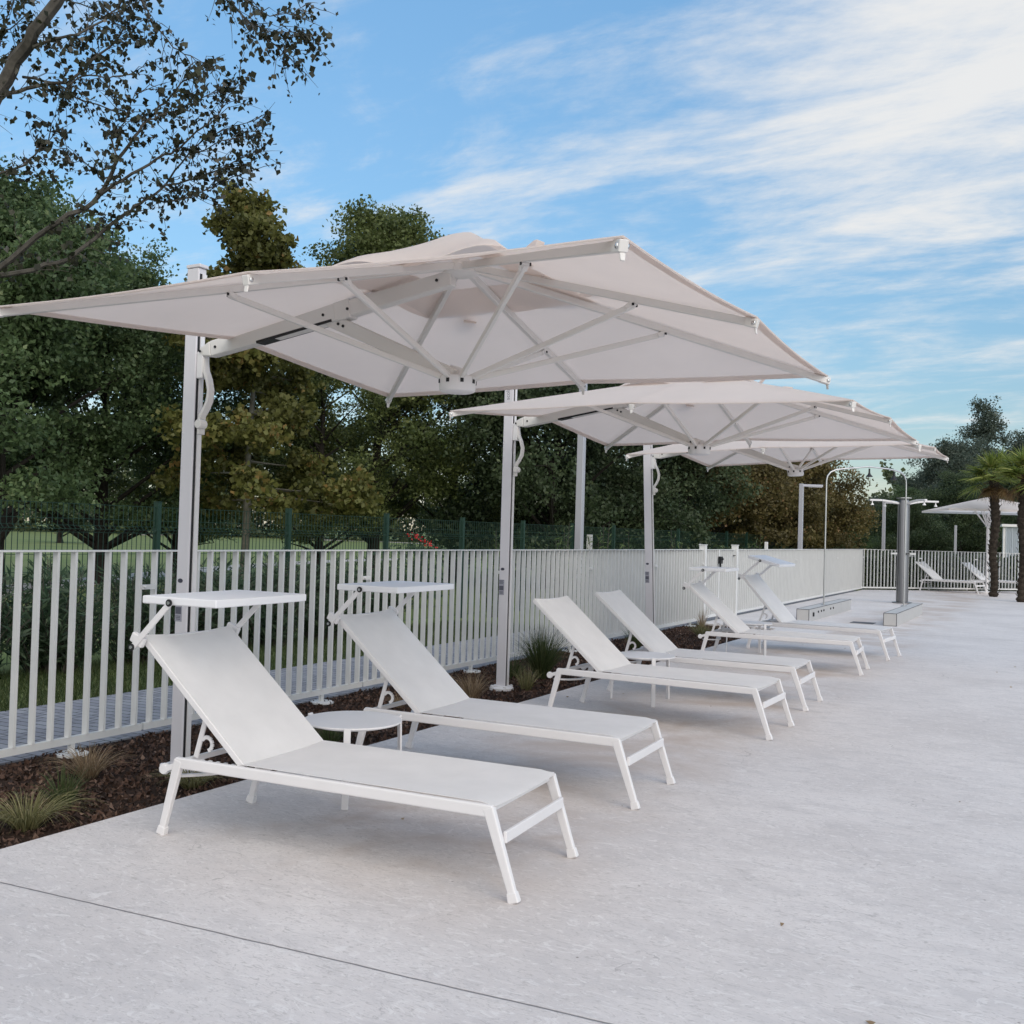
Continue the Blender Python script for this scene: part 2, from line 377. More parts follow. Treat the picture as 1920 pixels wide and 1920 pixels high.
# ------------------------------------------------------------------ the ground
FX = -6.0                                   # the fence line
BED_X, BED_END = -4.49, 18.55
FAR0 = Vector((-6.05, 36.35, 0)); FARD = Vector((.684, .729, 0)).normalized()
def concrete():
    m = bpy.data.materials.new('trowelled_pale_concrete'); m.use_nodes = True; t = m.node_tree; L = t.links
    b = t.nodes['Principled BSDF']; b.inputs['Roughness'].default_value = .78; b.inputs['Specular IOR Level'].default_value = .3
    tc = t.nodes.new('ShaderNodeTexCoord'); O = tc.outputs['Object']
    def noise(sc, det=4, ro=.55, dist=0., stretch=None, rot=0):
        n = t.nodes.new('ShaderNodeTexNoise'); n.inputs['Scale'].default_value = sc; n.inputs['Detail'].default_value = det; n.inputs['Roughness'].default_value = ro; n.inputs['Distortion'].default_value = dist
        v = O
        if stretch:
            mp = t.nodes.new('ShaderNodeMapping'); mp.inputs['Scale'].default_value = stretch; mp.inputs['Rotation'].default_value = (0, 0, R(rot)); L.new(O, mp.inputs[0]); v = mp.outputs[0]
        L.new(v, n.inputs['Vector']); return n.outputs['Fac']
    def rng(x, a, b2, c=0., d=1.):
        r = t.nodes.new('ShaderNodeMapRange'); r.interpolation_type = 'SMOOTHSTEP'; L.new(x, r.inputs['Value'])
        for k, v in zip(('From Min', 'From Max', 'To Min', 'To Max'), (a, b2, c, d)): r.inputs[k].default_value = v
        return r.outputs[0]
    def mix(f, a, c):
        n = t.nodes.new('ShaderNodeMix'); n.data_type = 'RGBA'; L.new(f, n.inputs['Factor'])
        for i, x in ((6, a), (7, c)):
            if hasattr(x, 'links'): L.new(x, n.inputs[i])
            else: n.inputs[i].default_value = tuple(x) + (1,)
        return n.outputs[2]
    c = mix(rng(noise(.7, 5, .6), .35, .68), (.70, .655, .635), (.605, .562, .545))
    c = mix(rng(noise(3.5, 6, .65, .6, (1, 2.2, 1), 18), .42, .72, 0, .55), c, (.52, .49, .485))
    # fine smears left by the trowel
    w = noise(14, 5, .7, 2.2, (1, 3.2, 1), 25)
    c = mix(rng(w, .53, .63, 0, .85), c, (.48, .448, .432))
    w2 = noise(5.5, 6, .72, 3.2, (1, 2.0, 1), -35)
    c = mix(rng(w2, .55, .60, 0, .6), c, (.76, .725, .705))
    c = mix(rng(noise(55, 3, .6), .55, .75, 0, .35), c, (.43, .41, .405))
    # thin scratches
    v = t.nodes.new('ShaderNodeTexVoronoi'); v.feature = 'DISTANCE_TO_EDGE'; v.inputs['Scale'].default_value = 1.1
    mp = t.nodes.new('ShaderNodeMapping'); mp.inputs['Scale'].default_value = (1, 2.4, 1); mp.inputs['Rotation'].default_value = (0, 0, R(22)); 
    dn = t.nodes.new('ShaderNodeTexNoise'); dn.inputs['Scale'].default_value = 2.2; dn.inputs['Detail'].default_value = 5; L.new(O, dn.inputs['Vector'])
    va = t.nodes.new('ShaderNodeVectorMath'); va.operation = 'MULTIPLY_ADD'; L.new(dn.outputs['Color'], va.inputs[0]); va.inputs[1].default_value = (.9, .9, 0); L.new(O, va.inputs[2])
    L.new(va.outputs[0], mp.inputs[0]); L.new(mp.outputs[0], v.inputs['Vector'])
    hair = rng(v.outputs['Distance'], .0, .006, 1, 0)
    gate = rng(noise(1.8, 3), .52, .62)
    c = mix(mathn(t, 'MULTIPLY', mathn(t, 'MULTIPLY', hair, gate), .6), c, (.30, .28, .275))
    # specks
    vs = t.nodes.new('ShaderNodeTexVoronoi'); vs.inputs['Scale'].default_value = 9; L.new(O, vs.inputs['Vector'])
    sp = mathn(t, 'MULTIPLY', rng(vs.outputs['Distance'], .03, .075, 1, 0), rng(noise(4, 2), .56, .6))
    c = mix(mathn(t, 'MULTIPLY', sp, .7), c, (.16, .13, .11))
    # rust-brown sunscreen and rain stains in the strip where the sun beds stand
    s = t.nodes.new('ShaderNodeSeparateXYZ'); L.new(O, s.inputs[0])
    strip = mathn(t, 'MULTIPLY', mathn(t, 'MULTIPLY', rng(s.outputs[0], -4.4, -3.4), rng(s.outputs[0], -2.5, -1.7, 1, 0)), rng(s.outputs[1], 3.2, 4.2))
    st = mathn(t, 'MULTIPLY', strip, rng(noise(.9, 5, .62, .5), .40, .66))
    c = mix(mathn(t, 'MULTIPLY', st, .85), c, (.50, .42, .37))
    # saw-cut joints
    def line(coord, at, wdt=.007):
        wob = mathn(t, 'MULTIPLY', mathn(t, 'SUBTRACT', noise(3, 3), .5), .02)
        d = mathn(t, 'ABSOLUTE', mathn(t, 'SUBTRACT', mathn(t, 'ADD', coord, wob), at)); return rng(d, wdt * .35, wdt, 1, 0)
    yy = mathn(t, 'SUBTRACT', s.outputs[1], mathn(t, 'MULTIPLY', s.outputs[0], .084))
    ln = line(yy, 3.232)
    ln = mathn(t, 'MAXIMUM', ln, mathn(t, 'MULTIPLY', mathn(t, 'MAXIMUM', line(s.outputs[1], 19.4, .02), line(s.outputs[1], 26.5, .02)), .5))
    c = mix(mathn(t, 'MULTIPLY', ln, .8), c, (.16, .15, .15))
    L.new(c, b.inputs['Base Color'])
    b1 = t.nodes.new('ShaderNodeBump'); b1.inputs['Strength'].default_value = .6; b1.inputs['Distance'].default_value = .005
    hh = mathn(t, 'SUBTRACT', mathn(t, 'ADD', mathn(t, 'MULTIPLY', noise(30, 6, .7), .6), mathn(t, 'MULTIPLY', w, .6)), mathn(t, 'MULTIPLY', ln, 2.))
    L.new(hh, b1.inputs['Height']); L.new(b1.outputs[0], b.inputs['Normal'])
    return m
deck_pts = [(BED_X, -9), (BED_X, 9.3), (-4.56, 14), (-4.56, BED_END), (FX - .02, BED_END), (FX - .02, 36.2), (FAR0.x, FAR0.y),
            (FAR0.x + FARD.x * 26, FAR0.y + FARD.y * 26), (45, 54), (45, -9)]
o = MB().poly(deck_pts[::-1][::-1], -.12, 0.).build('pool_deck', concrete()); tag(o, None, None, kind='structure')
def flipfix(o):
    import bmesh
    bm = bmesh.new(); bm.from_mesh(o.data); bmesh.ops.recalc_face_normals(bm, faces=bm.faces); bm.to_mesh(o.data); bm.free()
flipfix(o)
soil = mat('dark_soil', (.05, .032, .024), .95, .1, var=.5, scale=40, bump=1., bscale=60)
o = MB().box(FX - .149, BED_X - .001, -9, BED_END - .001, -.14, -.035).build('planting_bed', soil); tag(o, None, None, kind='structure')
def pavers():
    m = mat('grey_pavers', (.30, .30, .32), .85, .2)
    t = m.node_tree; L = t.links; b = t.nodes['Principled BSDF']; tc = t.nodes.new('ShaderNodeTexCoord')
    br = t.nodes.new('ShaderNodeTexBrick'); br.inputs['Scale'].default_value = 1; br.inputs['Brick Width'].default_value = .2; br.inputs['Row Height'].default_value = .1
    br.inputs['Mortar Size'].default_value = .006; br.inputs['Color1'].default_value = (.34, .34, .36, 1); br.inputs['Color2'].default_value = (.25, .25, .275, 1); br.inputs['Mortar'].default_value = (.08, .08, .085, 1)
    L.new(tc.outputs['Object'], br.inputs['Vector']); L.new(br.outputs['Color'], b.inputs['Base Color'])
    bp = t.nodes.new('ShaderNodeBump'); bp.inputs['Strength'].default_value = .6; bp.inputs['Distance'].default_value = .01; L.new(br.outputs['Color'], bp.inputs['Height']); L.new(bp.outputs[0], b.inputs['Normal'])
    return m
o = MB().box(-7.8, FX - .15, -9, 36, -.12, -.022).build('paver_path', pavers()); tag(o, None, None, kind='structure')
lawnm = mat('park_grass', (.13, .18, .06), .95, .15, tint=(.19, .21, .09), scale=.35, bump=.6, bscale=14, detail=8)
o = MB().sheet([[(-700 + i * 140, -200 + j * 110, -.07) for j in range(11)] for i in range(11)]).build('lawn', lawnm); tag(o, None, None, kind='structure')
flipfix(o)
def strip(name, pts, w, z, m):
    g = []
    for i, p in enumerate(pts):
        a = pts[max(i - 1, 0)]; c = pts[min(i + 1, len(pts) - 1)]; d = (c - a); d.z = 0; d.normalize(); s = Vector((-d.y, d.x, 0))
        g.append([(p.x - s.x * w / 2, p.y - s.y * w / 2, z), (p.x + s.x * w / 2, p.y + s.y * w / 2, z)])
    o = MB().sheet(g).build(name, m); flipfix(o); tag(o, None, None, kind='structure'); return o
strip('gravel_path', [ground(u, v, -.066) for u, v in ((-420, 1160), (-150, 1128), (30, 1104), (200, 1086), (350, 1071), (480, 1060), (620, 1052), (760, 1048))], 1.7, -.062, M['grav'])
strip('far_path', [ground(u, v, -.066) for u, v in ((250, 1003), (380, 1003), (560, 1009), (640, 1014), (720, 1016), (810, 1020), (960, 1026))], 4.5, -.058, M['grav'])

# bark mulch, thickest near the camera
rg = np.random.default_rng(11)
n = 26000
yy = 1.5 + (BED_END - 1.6) * rg.uniform(0, 1, n) ** 1.5; xx = rg.uniform(FX - .13, BED_X - .03, n)
Cc = np.stack([xx, yy, -.035 + rg.uniform(0, .022, n) + .008 * np.sin(xx * 9) * np.sin(yy * 7)], 1)
tag(leaves('bark_mulch', Cc, .040, M['chip'], aspect=.62, rng=rg, normal=np.tile([0, 0, 1.], (n, 1)), fold=.5, rnd=np.clip(rg.uniform(0, 1, n) ** 1.5, 0, 1)), None, None, kind='stuff')
n = 26
P = np.stack([rg.uniform(-4.3, 1.5, n), rg.uniform(3.0, 17, n), np.full(n, .009)], 1)
tag(leaves('leaf_litter', P, .024, M['dry'], aspect=.7, rng=rg, normal=np.tile([0, 0, 1.], (n, 1)), axis=np.stack([rg.normal(size=n), rg.normal(size=n), np.zeros(n)], 1) * 3, fold=.35, jit=.5), None, None, kind='stuff')
# lawn blades behind the path
n = 42000
xx = rg.uniform(-9.9, -7.78, n); yy = 3 + 13 * rg.uniform(0, 1, n) ** 1.3
rt = np.stack([xx, yy, np.full(n, -.07)], 1); tp = rt + np.stack([rg.normal(0, .03, n), rg.normal(0, .03, n), rg.uniform(.03, .10, n)], 1)
tag(blades('lawn_grass', rt, tp, .007, M['lawn'], rng=rg, seg=2, bow=.1), None, None, kind='stuff')

# ------------------------------------------------------------------ white slat fence
PITCH, SD, SW = .1393, .050, .019
def slat_panel(length, z0=.05, z1=1.392, name='slat_panel'):
    """runs along +Y from 0; thin edge faces +X"""
    b = MB(); n = int(round(length / PITCH)); p = length / n
    for i in range(n):
        y = (i + .5) * p
        b.box(-SD, 0, y - SW / 2, y + SW / 2, z0 + .05, z1 - .012)
    b.box(-SD - .004, .005, .012, length - .012, z1 - .012, z1)
    b.box(-SD + .008, -.006, .012, length - .012, z0, z0 + .05)
    return b
def fence_run(name, label, origin, rz, lens, group='white slat fences round the pool deck', feet=True):
    r = empty(name, label, 'fence', origin, rz, group); y = 0.
    protos = {}
    for L_ in lens:
        k = round(L_, 3)
        if k not in protos: protos[k] = o = slat_panel(L_).build('slat_panel', M['fence'], r)
        else:
            o = protos[k].copy(); COL.objects.link(o); o.parent = r
        o.location = (0, y, 0); y += L_
        br = MB().box(-.012, .012, y - .07, y + .055, 1.10, 1.135).lathe([(.011, 0), (.011, .012), (.006, .016)], (.013, y - .05, 1.118), 10, 'x')
        br.build('bracket', M['fence'], r)
        if feet:
            f = MB(); f.box(-.045, -.012, y - .62, y - .585, -.03, .05); f.lathe([(.11, -.03), (.11, -.016), (.10, -.012), (.04, -.010)], (-.02, y - .6, 0), 20)
            f.build('foot', M['fence'], r)
    return r
run1 = fence_run('slat_fence', 'white slat fence behind the sun beds, from the left edge to the gate', (FX, 0, 0), 0, [2.68, 2.69, 2.70, 2.70, 2.68, 2.65, 2.55])
fence_run('slat_fence', 'white slat fence beyond the gate that looks solid, behind the showers', (FX, 20.86, 0), 0, [2.7] * 5 + [1.8], feet=False)
fence_run('slat_fence', 'white slat fence across the far end, with dark gaps, behind the palms', FAR0, math.atan2(-FARD.x, FARD.y), [2.42] * 10, feet=False)
g = empty('gate', 'white slat gate with a black lock box, in the long fence beyond the third parasol', 'gate', (FX, 18.69, 0))
for y in (0, 2.13):
    MB().box(-.08, .04, y - .055, y + .055, -.055, 1.47).box(-.09, .05, y - .065, y + .065, 1.47, 1.485).build('post', M['fence'], g, bevel=.004)
gp = slat_panel(1.98, .07, 1.39).build('gate_leaf', M['fence'], g); gp.location = (0, .075, 0)
MB().box(-.06, .012, .92, .99, .12, 1.375).build('middle_stile', M['fence'], g)
lb = MB().box(.014, .075, .86, .99, 1.11, 1.25).box(.03, .06, .90, .94, 1.04, 1.11); lb.lathe([(.02, 0), (.02, .03)], (.075, .925, 1.20), 12, 'x')
lb.build('lock_box', M['black'], g, bevel=.006)
MB().box(.006, .03, 1.9, 2.02, 1.25, 1.27).build('hinge', M['black'], g)

# ------------------------------------------------------------------ green mesh fence beyond the shrubs
MX, MZ = -10.2, 1.80
r = empty('mesh_fence', 'dark green wire mesh fence between the white slat fence and the trees', 'fence', (MX, 0, 0))
b = MB(); W2 = .0032
for i in range(35):
    y = .035 + i * .0715
    if y > 2.47: break
    b.box(-W2, W2, y - W2, y + W2, -.02, 1.46)
    b.bar((0, y, 1.46), (.05, y, 1.50), .005, .005); b.bar((.05, y, 1.50), (0, y, 1.54), .005, .005)
    b.box(-W2, W2, y - W2, y + W2, 1.54, 1.80)
for z, xo in ((.0, 0), (.2, 0), (.4, 0), (.6, 0), (.62, .04), (.8, 0), (1.0, 0), (1.2, 0), (1.46, 0), (1.5, .05), (1.54, 0), (1.62, 0), (1.795, 0)):
    b.box(xo - .003, xo + .003, .03, 2.47, z - .003, z + .003)
p0 = b.build('mesh_panel', M['green'], r); p0.location = (0, -3.27, 0)
q0 = MB().box(-.04, .04, -.03, .03, -.07, 1.86).box(-.043, .043, -.033, .033, 1.86, 1.87).build('post', M['green'], r); q0.location = (0, -3.27, 0)
for i in range(1, 22):
    y = -3.27 + 2.5 * i
    c = p0.copy(); COL.objects.link(c); c.parent = r; c.location = (0, y, 0)
    c = q0.copy(); COL.objects.link(c); c.parent = r; c.location = (0, y, 0)

# ------------------------------------------------------------------ cantilever parasols
def make_umbrella(label, oy):
    """local frame: x = world x, y = offset from the pole, origin at world x=0"""
    g_ = 'cantilever parasols in a row along the fence'
    r = empty('cantilever_umbrella', label, 'parasol', (-5.12, oy, 0), 0, g_)
    X = lambda x: x + 5.12
    PC = -5.12
    # base
    b = MB(); b.lathe([(.125, -.055), (.125, -.012), (.115, -.002), (.09, .004), (.085, .012)], (0, 0, .0), 28)
    for k in range(4):
        a = R(45 + 90 * k); b.lathe([(.016, 0), (.016, .022), (.008, .028)], (.105 * math.cos(a), .105 * math.sin(a), -.012), 8)
    b.build('base_plate', M['white'], r, smooth=True)
    # pole: 10 x 9 cm extrusion with a track on its +X face
    b = MB(); b.box(-.050, .060, -.036, .036, -.04, 3.30)
    p = b.build('pole', M['pole'], r, bevel=.010, seg=3)
    MB().box(.0590, .0625, -.026, -.008, .0, 3.26).build('track', M['black'], p)
    MB().box(.0590, .069, -.006, .030, .0, 3.26).build('rail', M['white'], p)
    b = MB(); b.box(-.054, .073, -.040, .040, 3.30, 3.325); b.build('cap', M['pole'], p, bevel=.006)
    b = MB(); ring = [(-.012 + .022 * math.cos(a), .0, 1.385 + .0145 * math.sin(a)) for a in [2 * math.pi * i / 24 for i in range(24)]]
    k = len(b.v); b.v += [(x, -.0362, z) for x, _, z in ring] + [(x, -.0385, z) for x, _, z in ring]
    b.f.append(tuple(range(24, 48))); b.m.append(0)
    for i in range(24): b.f.append((i, (i + 1) % 24, 24 + (i + 1) % 24, 24 + i)); b.m.append(0)
    b.build('badge', M['badge'], p).location = (.004, 0, -.165)
    b = MB(); b.box(-0.060, 0.002, -.0376, -.0359, 1.085, 1.245)
    b.cur = 1
    for i in range(4): b.box(-0.055, -0.004 - .006 * (i % 2), -.0384, -.0375, 1.232 - i * .010, 1.237 - i * .010)
    b.box(-0.055, -0.005, -.0384, -.0375, 1.135, 1.180)
    for i in range(3): b.box(-0.055 + .003 * i, -0.010, -.0384, -.0375, 1.118 - i * .010, 1.123 - i * .010)
    b.build('sticker', [M['stick'], M['ink']], p).location = (.014, 0, -.135)
    # lettering that runs up the pole
    fc = bpy.data.curves.new('lettering', 'FONT'); fc.body = 'scolaro'; fc.size = .062; fc.extrude = .0006; fc.align_x = 'LEFT'; fc.materials.append(M['letter'])
    fo = bpy.data.objects.new('lettering', fc); COL.objects.link(fo); fo.parent = p
    fo.location = (0, 0, 0)
    bpy.context.view_layer.update(); me = bpy.data.meshes.new_from_object(fo); bpy.data.objects.remove(fo)
    fo = bpy.data.objects.new('lettering', me); COL.objects.link(fo); fo.parent = p
    fo.location = (.016, -.0366, 2.985); fo.rotation_euler = (R(90), R(-90), 0)
    # carriage on the pole with the bowed handle
    MB().box(.0605, .115, -.03, .034, 2.56, 2.74).build('carriage', M['white'], r, bevel=.008)
    pts = [(.110, 0, 2.70), (.112, 0, 2.66), (.122, 0, 2.61), (.150, 0, 2.55), (.168, 0, 2.48), (.160, 0, 2.41), (.128, 0, 2.35), (.100, 0, 2.315), (.092, 0, 2.27), (.092, 0, 2.19)]
    b = MB()
    G = []
    for i, q in enumerate(pts):
        q = Vector(q); d = (Vector(pts[min(i + 1, len(pts) - 1)]) - Vector(pts[max(i - 1, 0)])).normalized(); nrm = Vector((-d.z, 0, d.x)) * .011
        G.append([q - nrm + Vector((0, -.026, 0)), q + nrm + Vector((0, -.026, 0)), q + nrm + Vector((0, .026, 0)), q - nrm + Vector((0, .026, 0))])
    k = len(b.v)
    for gq in G: b.v += [tuple(v) for v in gq]
    for i in range(len(G) - 1):
        for j in range(4): b.f.append((k + 4 * i + j, k + 4 * i + (j + 1) % 4, k + 4 * i + 4 + (j + 1) % 4, k + 4 * i + 4 + j)); b.m.append(0)
    b.f += [(k + 3, k + 2, k + 1, k), tuple(k + 4 * (len(G) - 1) + j for j in range(4))]; b.m += [0, 0]
    hnd = b.build('handle', M['rib'], r, bevel=.004)
    MB().lathe([(.030, -.02), (.033, .03), (.028, .042)], (.122, -.02, 2.255), 18, 'y').build('knob', M['rib'], r, bevel=.003)
    # arm: lower piece with a slot, upper piece, strut
    J = Vector((X(-5.035), 0, 2.735)); Bd = Vector((X(-3.86), 0, 2.920)); Hb = Vector((X(-3.09), 0, 3.045))
    d = (Bd - J).normalized()
    b = MB(); b.bar(J, J + d * .10, .06, .05, (0, 1, 0), .075, .105); b.bar(J + d * .10, Bd, .075, .105, (0, 1, 0), .078, .115)
    ar = b.build('lower_arm', M['rib'], r, bevel=.010)
    up = Vector((-d.z, 0, d.x))
    MB().bar(J + d * .50 - up * .047, Bd - d * .08 - up * .047, .080, .016, (0, 1, 0)).build('slot', M['black'], ar)
    MB().bar(J + d * .28 + up * .060, J + d * .80 + up * .060, .05, .016, (0, 1, 0)).build('rod', M['rib'], ar)
    for q in (J + d * .015, J + d * .15, Bd - d * .14): MB().lathe([(.009, 0), (.009, .006)], (q.x, q.y - .0385, q.z), 10, 'y').build('bolt', M['black'], ar)
    b = MB(); b.bar(Bd - d * .05, Hb, .070, .105, (0, 1, 0), .066, .090); b.bar(Bd - d * .06, Bd + d * .06, .084, .122, (0, 1, 0))
    ar2 = b.build('upper_arm', M['rib'], r, bevel=.010)
    d2 = (Hb - Bd).normalized()
    for q in ((Hb.x - .09, -.036, Hb.z - .01), (Bd.x + .05, -.043, Bd.z)): MB().lathe([(.009, 0), (.009, .006)], q, 10, 'y').build('bolt', M['black'], ar2)
    S0 = Vector((X(-4.0), 0, 2.885)); S1 = Vector((X(-3.06), 0, 2.485))
    b = MB(); b.bar(S0, S1, .055, .085, (0, 1, 0), .05, .075); st = b.build('brace', M['rib'], r, bevel=.008)
    for f in (.12, .16, .93):
        q = S0.lerp(S1, f); MB().lathe([(.009, 0), (.009, .006)], (q.x, q.y - .028, q.z), 10, 'y').build('bolt', M['black'], st)
    # canopy geometry
    CX, CY, HF, ZE, ZA = X(-3.06), .03, 1.72, 2.665, 3.16
    MID, MID4, MID0 = .034, .15, .010
    def surf(x, y, sag=True):
        """height over the square plan, ridges along 8 ribs"""
        ax, ay = abs(x), abs(y); m_ = max(ax, ay) / HF
        z = ZA + (ZE - ZA) * m_
        if sag and m_ > 0:
            t_ = min(ax, ay) / max(ax, ay)           # 0 mid rib, 1 corner rib
            z -= .035 * max(0, x) * max(0, -y) / HF ** 2
            z += (MID4 if (x < 0 and ax >= ay) else (MID0 if (y < 0 and ay >= ax) else MID)) * (1 - t_) * m_ ** 1.3
            z -= .014 * 4 * t_ * (1 - t_) * m_
        return z
    IN = .30
    def ringpts(k, n=12):
        """closed ring on a square of half size k, edge midpoints pulled in between the ribs"""
        out = []
        for side in range(4):
            for i in range(n * 2):
                t_ = -1 + i / n
                x, y = t_ * k, -k
                if k > 1.2:
                    fr = abs(t_); pull = .014 * 4 * fr * (1 - fr) * (k / HF) ** 3; y += pull
                a = side * math.pi / 2; out.append((x * math.cos(a) - y * math.sin(a), x * math.sin(a) + y * math.cos(a)))
        return out
    def skin(ks, zoff=0., name='canopy', par=r, zf=None, hem=True, thick=.0035):
        b = MB(); rings = []
        for k in ks:
            rp = ringpts(k); rings.append([(CX + x, CY + y, (zf(x, y) if zf else surf(x, y)) + zoff) for x, y in rp])
        n = len(rings[0]); k0 = 0
        for rr in rings: b.v += rr
        for i in range(len(rings) - 1):
            for j in range(n):
                a = i * n + j; c = i * n + (j + 1) % n; b.f.append((a, c, c + n, a + n)); b.m.append(0)
        off = len(b.v)
        for rr in rings: b.v += [(x, y, z - thick) for x, y, z in rr]
        for i in range(len(rings) - 1):
            for j in range(n):
                a = off + i * n + j; c = off + i * n + (j + 1) % n; b.f.append((a, a + n, c + n, c)); b.m.append(0)
        e = (len(rings) - 1) * n
        for j in range(n): b.f.append((e + j, e + (j + 1) % n, off + e + (j + 1) % n, off + e + j)); b.m.append(0)
        for j in range(n): b.f.append((off + j, off + (j + 1) % n, (j + 1) % n, j)); b.m.append(0)
        return b
    ks = [IN, .7, .95, 1.2, 1.4, 1.55, 1.655, HF]
    b = skin(ks); can = b.build('canopy', M['fabric'], r, smooth=True)
    # sewn hem hanging just below the edge
    hb = skin([HF - .062, HF - .002], zoff=-.006, thick=.003); hb.build('hem', M['fabric'], can, smooth=True)
    # vent sheet floating above the opening
    def vz(x, y):
        m_ = max(abs(x), abs(y)) / .60
        return 3.285 - .285 * m_ ** 1.25 + .032 * math.sin(8 * x + 1) * math.sin(6 * y + 2)
    vb = skin([.02, .15, .3, .42, .52, .60], zf=vz); vent = vb.build('vent', M['fabric'], can, smooth=True)
    for sx, sy in ((-1, -.1), (.95, -.6), (-.5, 1), (1, .4)):
        x, y = sx * .59, sy * .59
        g_ = []
        for i in range(7):
            t_ = i / 6; f = 1 + .24 * math.sin(math.pi * t_) + .1 * t_
            g_.append([(CX + x * f - .03 * sy - .0, CY + y * f - .03, vz(x, y) * (1 - t_) + surf(x * 1.25, y * 1.25) * t_ + .07 * math.sin(math.pi * t_)), (CX + x * f + .03, CY + y * f + .03, vz(x, y) * (1 - t_) + surf(x * 1.25, y * 1.25) * t_ + .07 * math.sin(math.pi * t_))])
        MB().sheet(g_, .003).build('strap', M['fabric'], can)
    # ribs, caps and struts
    HUBT = Vector((CX, CY, ZA - .055)); HUBL = Vector((CX, CY, 2.47))
    for k in range(8):
        if k == 4: continue                          # the cantilever arm carries the canopy on this side
        a = k * math.pi / 4; corner = k % 2 == 1
        dx, dy = math.cos(a), math.sin(a); Ln = HF * (math.sqrt(2) if corner else 1) - .012
        s_ = HUBT + Vector((dx, dy, 0)) * .06 + Vector((0, 0, .0)); e_ = Vector((CX + dx * Ln, CY + dy * Ln, ZE - .034 + ((-.035 if k == 7 else 0) if corner else (MID0 if k == 6 else MID))))
        s_.z = ZA - .050
        rb = MB().bar(s_, e_, .032, .040).build('rib', M['rib'], r, bevel=.006)
        cb = MB(); dd = (e_ - s_).normalized()
        cb.bar(e_ - dd * .05, e_ + dd * .018, .036, .044, None); cb.bar(e_ + Vector((0, 0, .01)), e_ + Vector((dx * .010, dy * .010, -.055)), .030, .008, (-dy, dx, 0), .018, .008)
        cb.build('end_cap', M['rib'], rb, bevel=.005)
        MB().bar(e_ + Vector((-dy, dx, 0)) * .027 + Vector((0, 0, .0)), e_ - Vector((-dy, dx, 0)) * .027, .022, .022).build('bolt', M['chrome'], rb, bevel=.008)
        rr = 1.25 if corner else 1.05
        f = rr / Ln; tp = s_.lerp(e_, f) - Vector((0, 0, .028)); bt = HUBL + Vector((dx * .075, dy * .075, .0))
        sb = MB(); sb.bar(bt, tp, .024, .032); sb.bar(tp - (tp - bt).normalized() * .05, tp + Vector((0, 0, .012)), .040, .030)
        sg = sb.build('strut', M['rib'], r, bevel=.006)
        pd = Vector((-dy, dx, 0)) * .021
        for sgn in (-1, 1):
            q = tp + pd * sgn * .98; MB().bar(q, q + pd * sgn * .25, .013, .013).build('pin', M['black'], sg)
            q = bt + pd * sgn * .6 + Vector((dx, dy, 0)) * .012; MB().bar(q, q + pd * sgn * .3, .014, .014).build('pin', M['black'], sg)
    b = MB(); b.lathe([(.045, ZA - .105), (.10, ZA - .085), (.105, ZA - .05), (.06, ZA - .02), (.04, ZA + .01)], (CX, CY, 0), 20); b.build('upper_hub', M['rib'], r, smooth=True)
    b = MB(); b.lathe([(.085, 2.392), (.098, 2.398), (.104, 2.41), (.106, 2.470), (.10, 2.482), (.05, 2.486)], (CX, CY, 0), 28)
    b.bar((CX - .05, CY, 2.53), (CX + .05, CY, 2.50), .03, .05, (0, 1, 0)); lh = b.build('lower_hub', M['white'], r, smooth=True)
    for k in range(8):
        a = k * math.pi / 4; q = Vector((CX + .104 * math.cos(a), CY + .104 * math.sin(a), 2.452)); MB().bar(q, q + Vector((math.cos(a), math.sin(a), 0)) * .006, .018, .022).build('slot', M['black'], lh)
    return r
U1 = make_umbrella('nearest large off-white cantilever parasol, on the pole beside the first two sun beds', 4.89)
U2 = dup(U1, (-5.115, 9.27, 0), R(-.3), 'middle cantilever parasol, with its bright upper side showing, above the two sun beds without sunshades')
U3 = dup(U1, (-5.11, 13.58, .0), R(.6), 'farthest cantilever parasol of the row, its pole just before the gate')

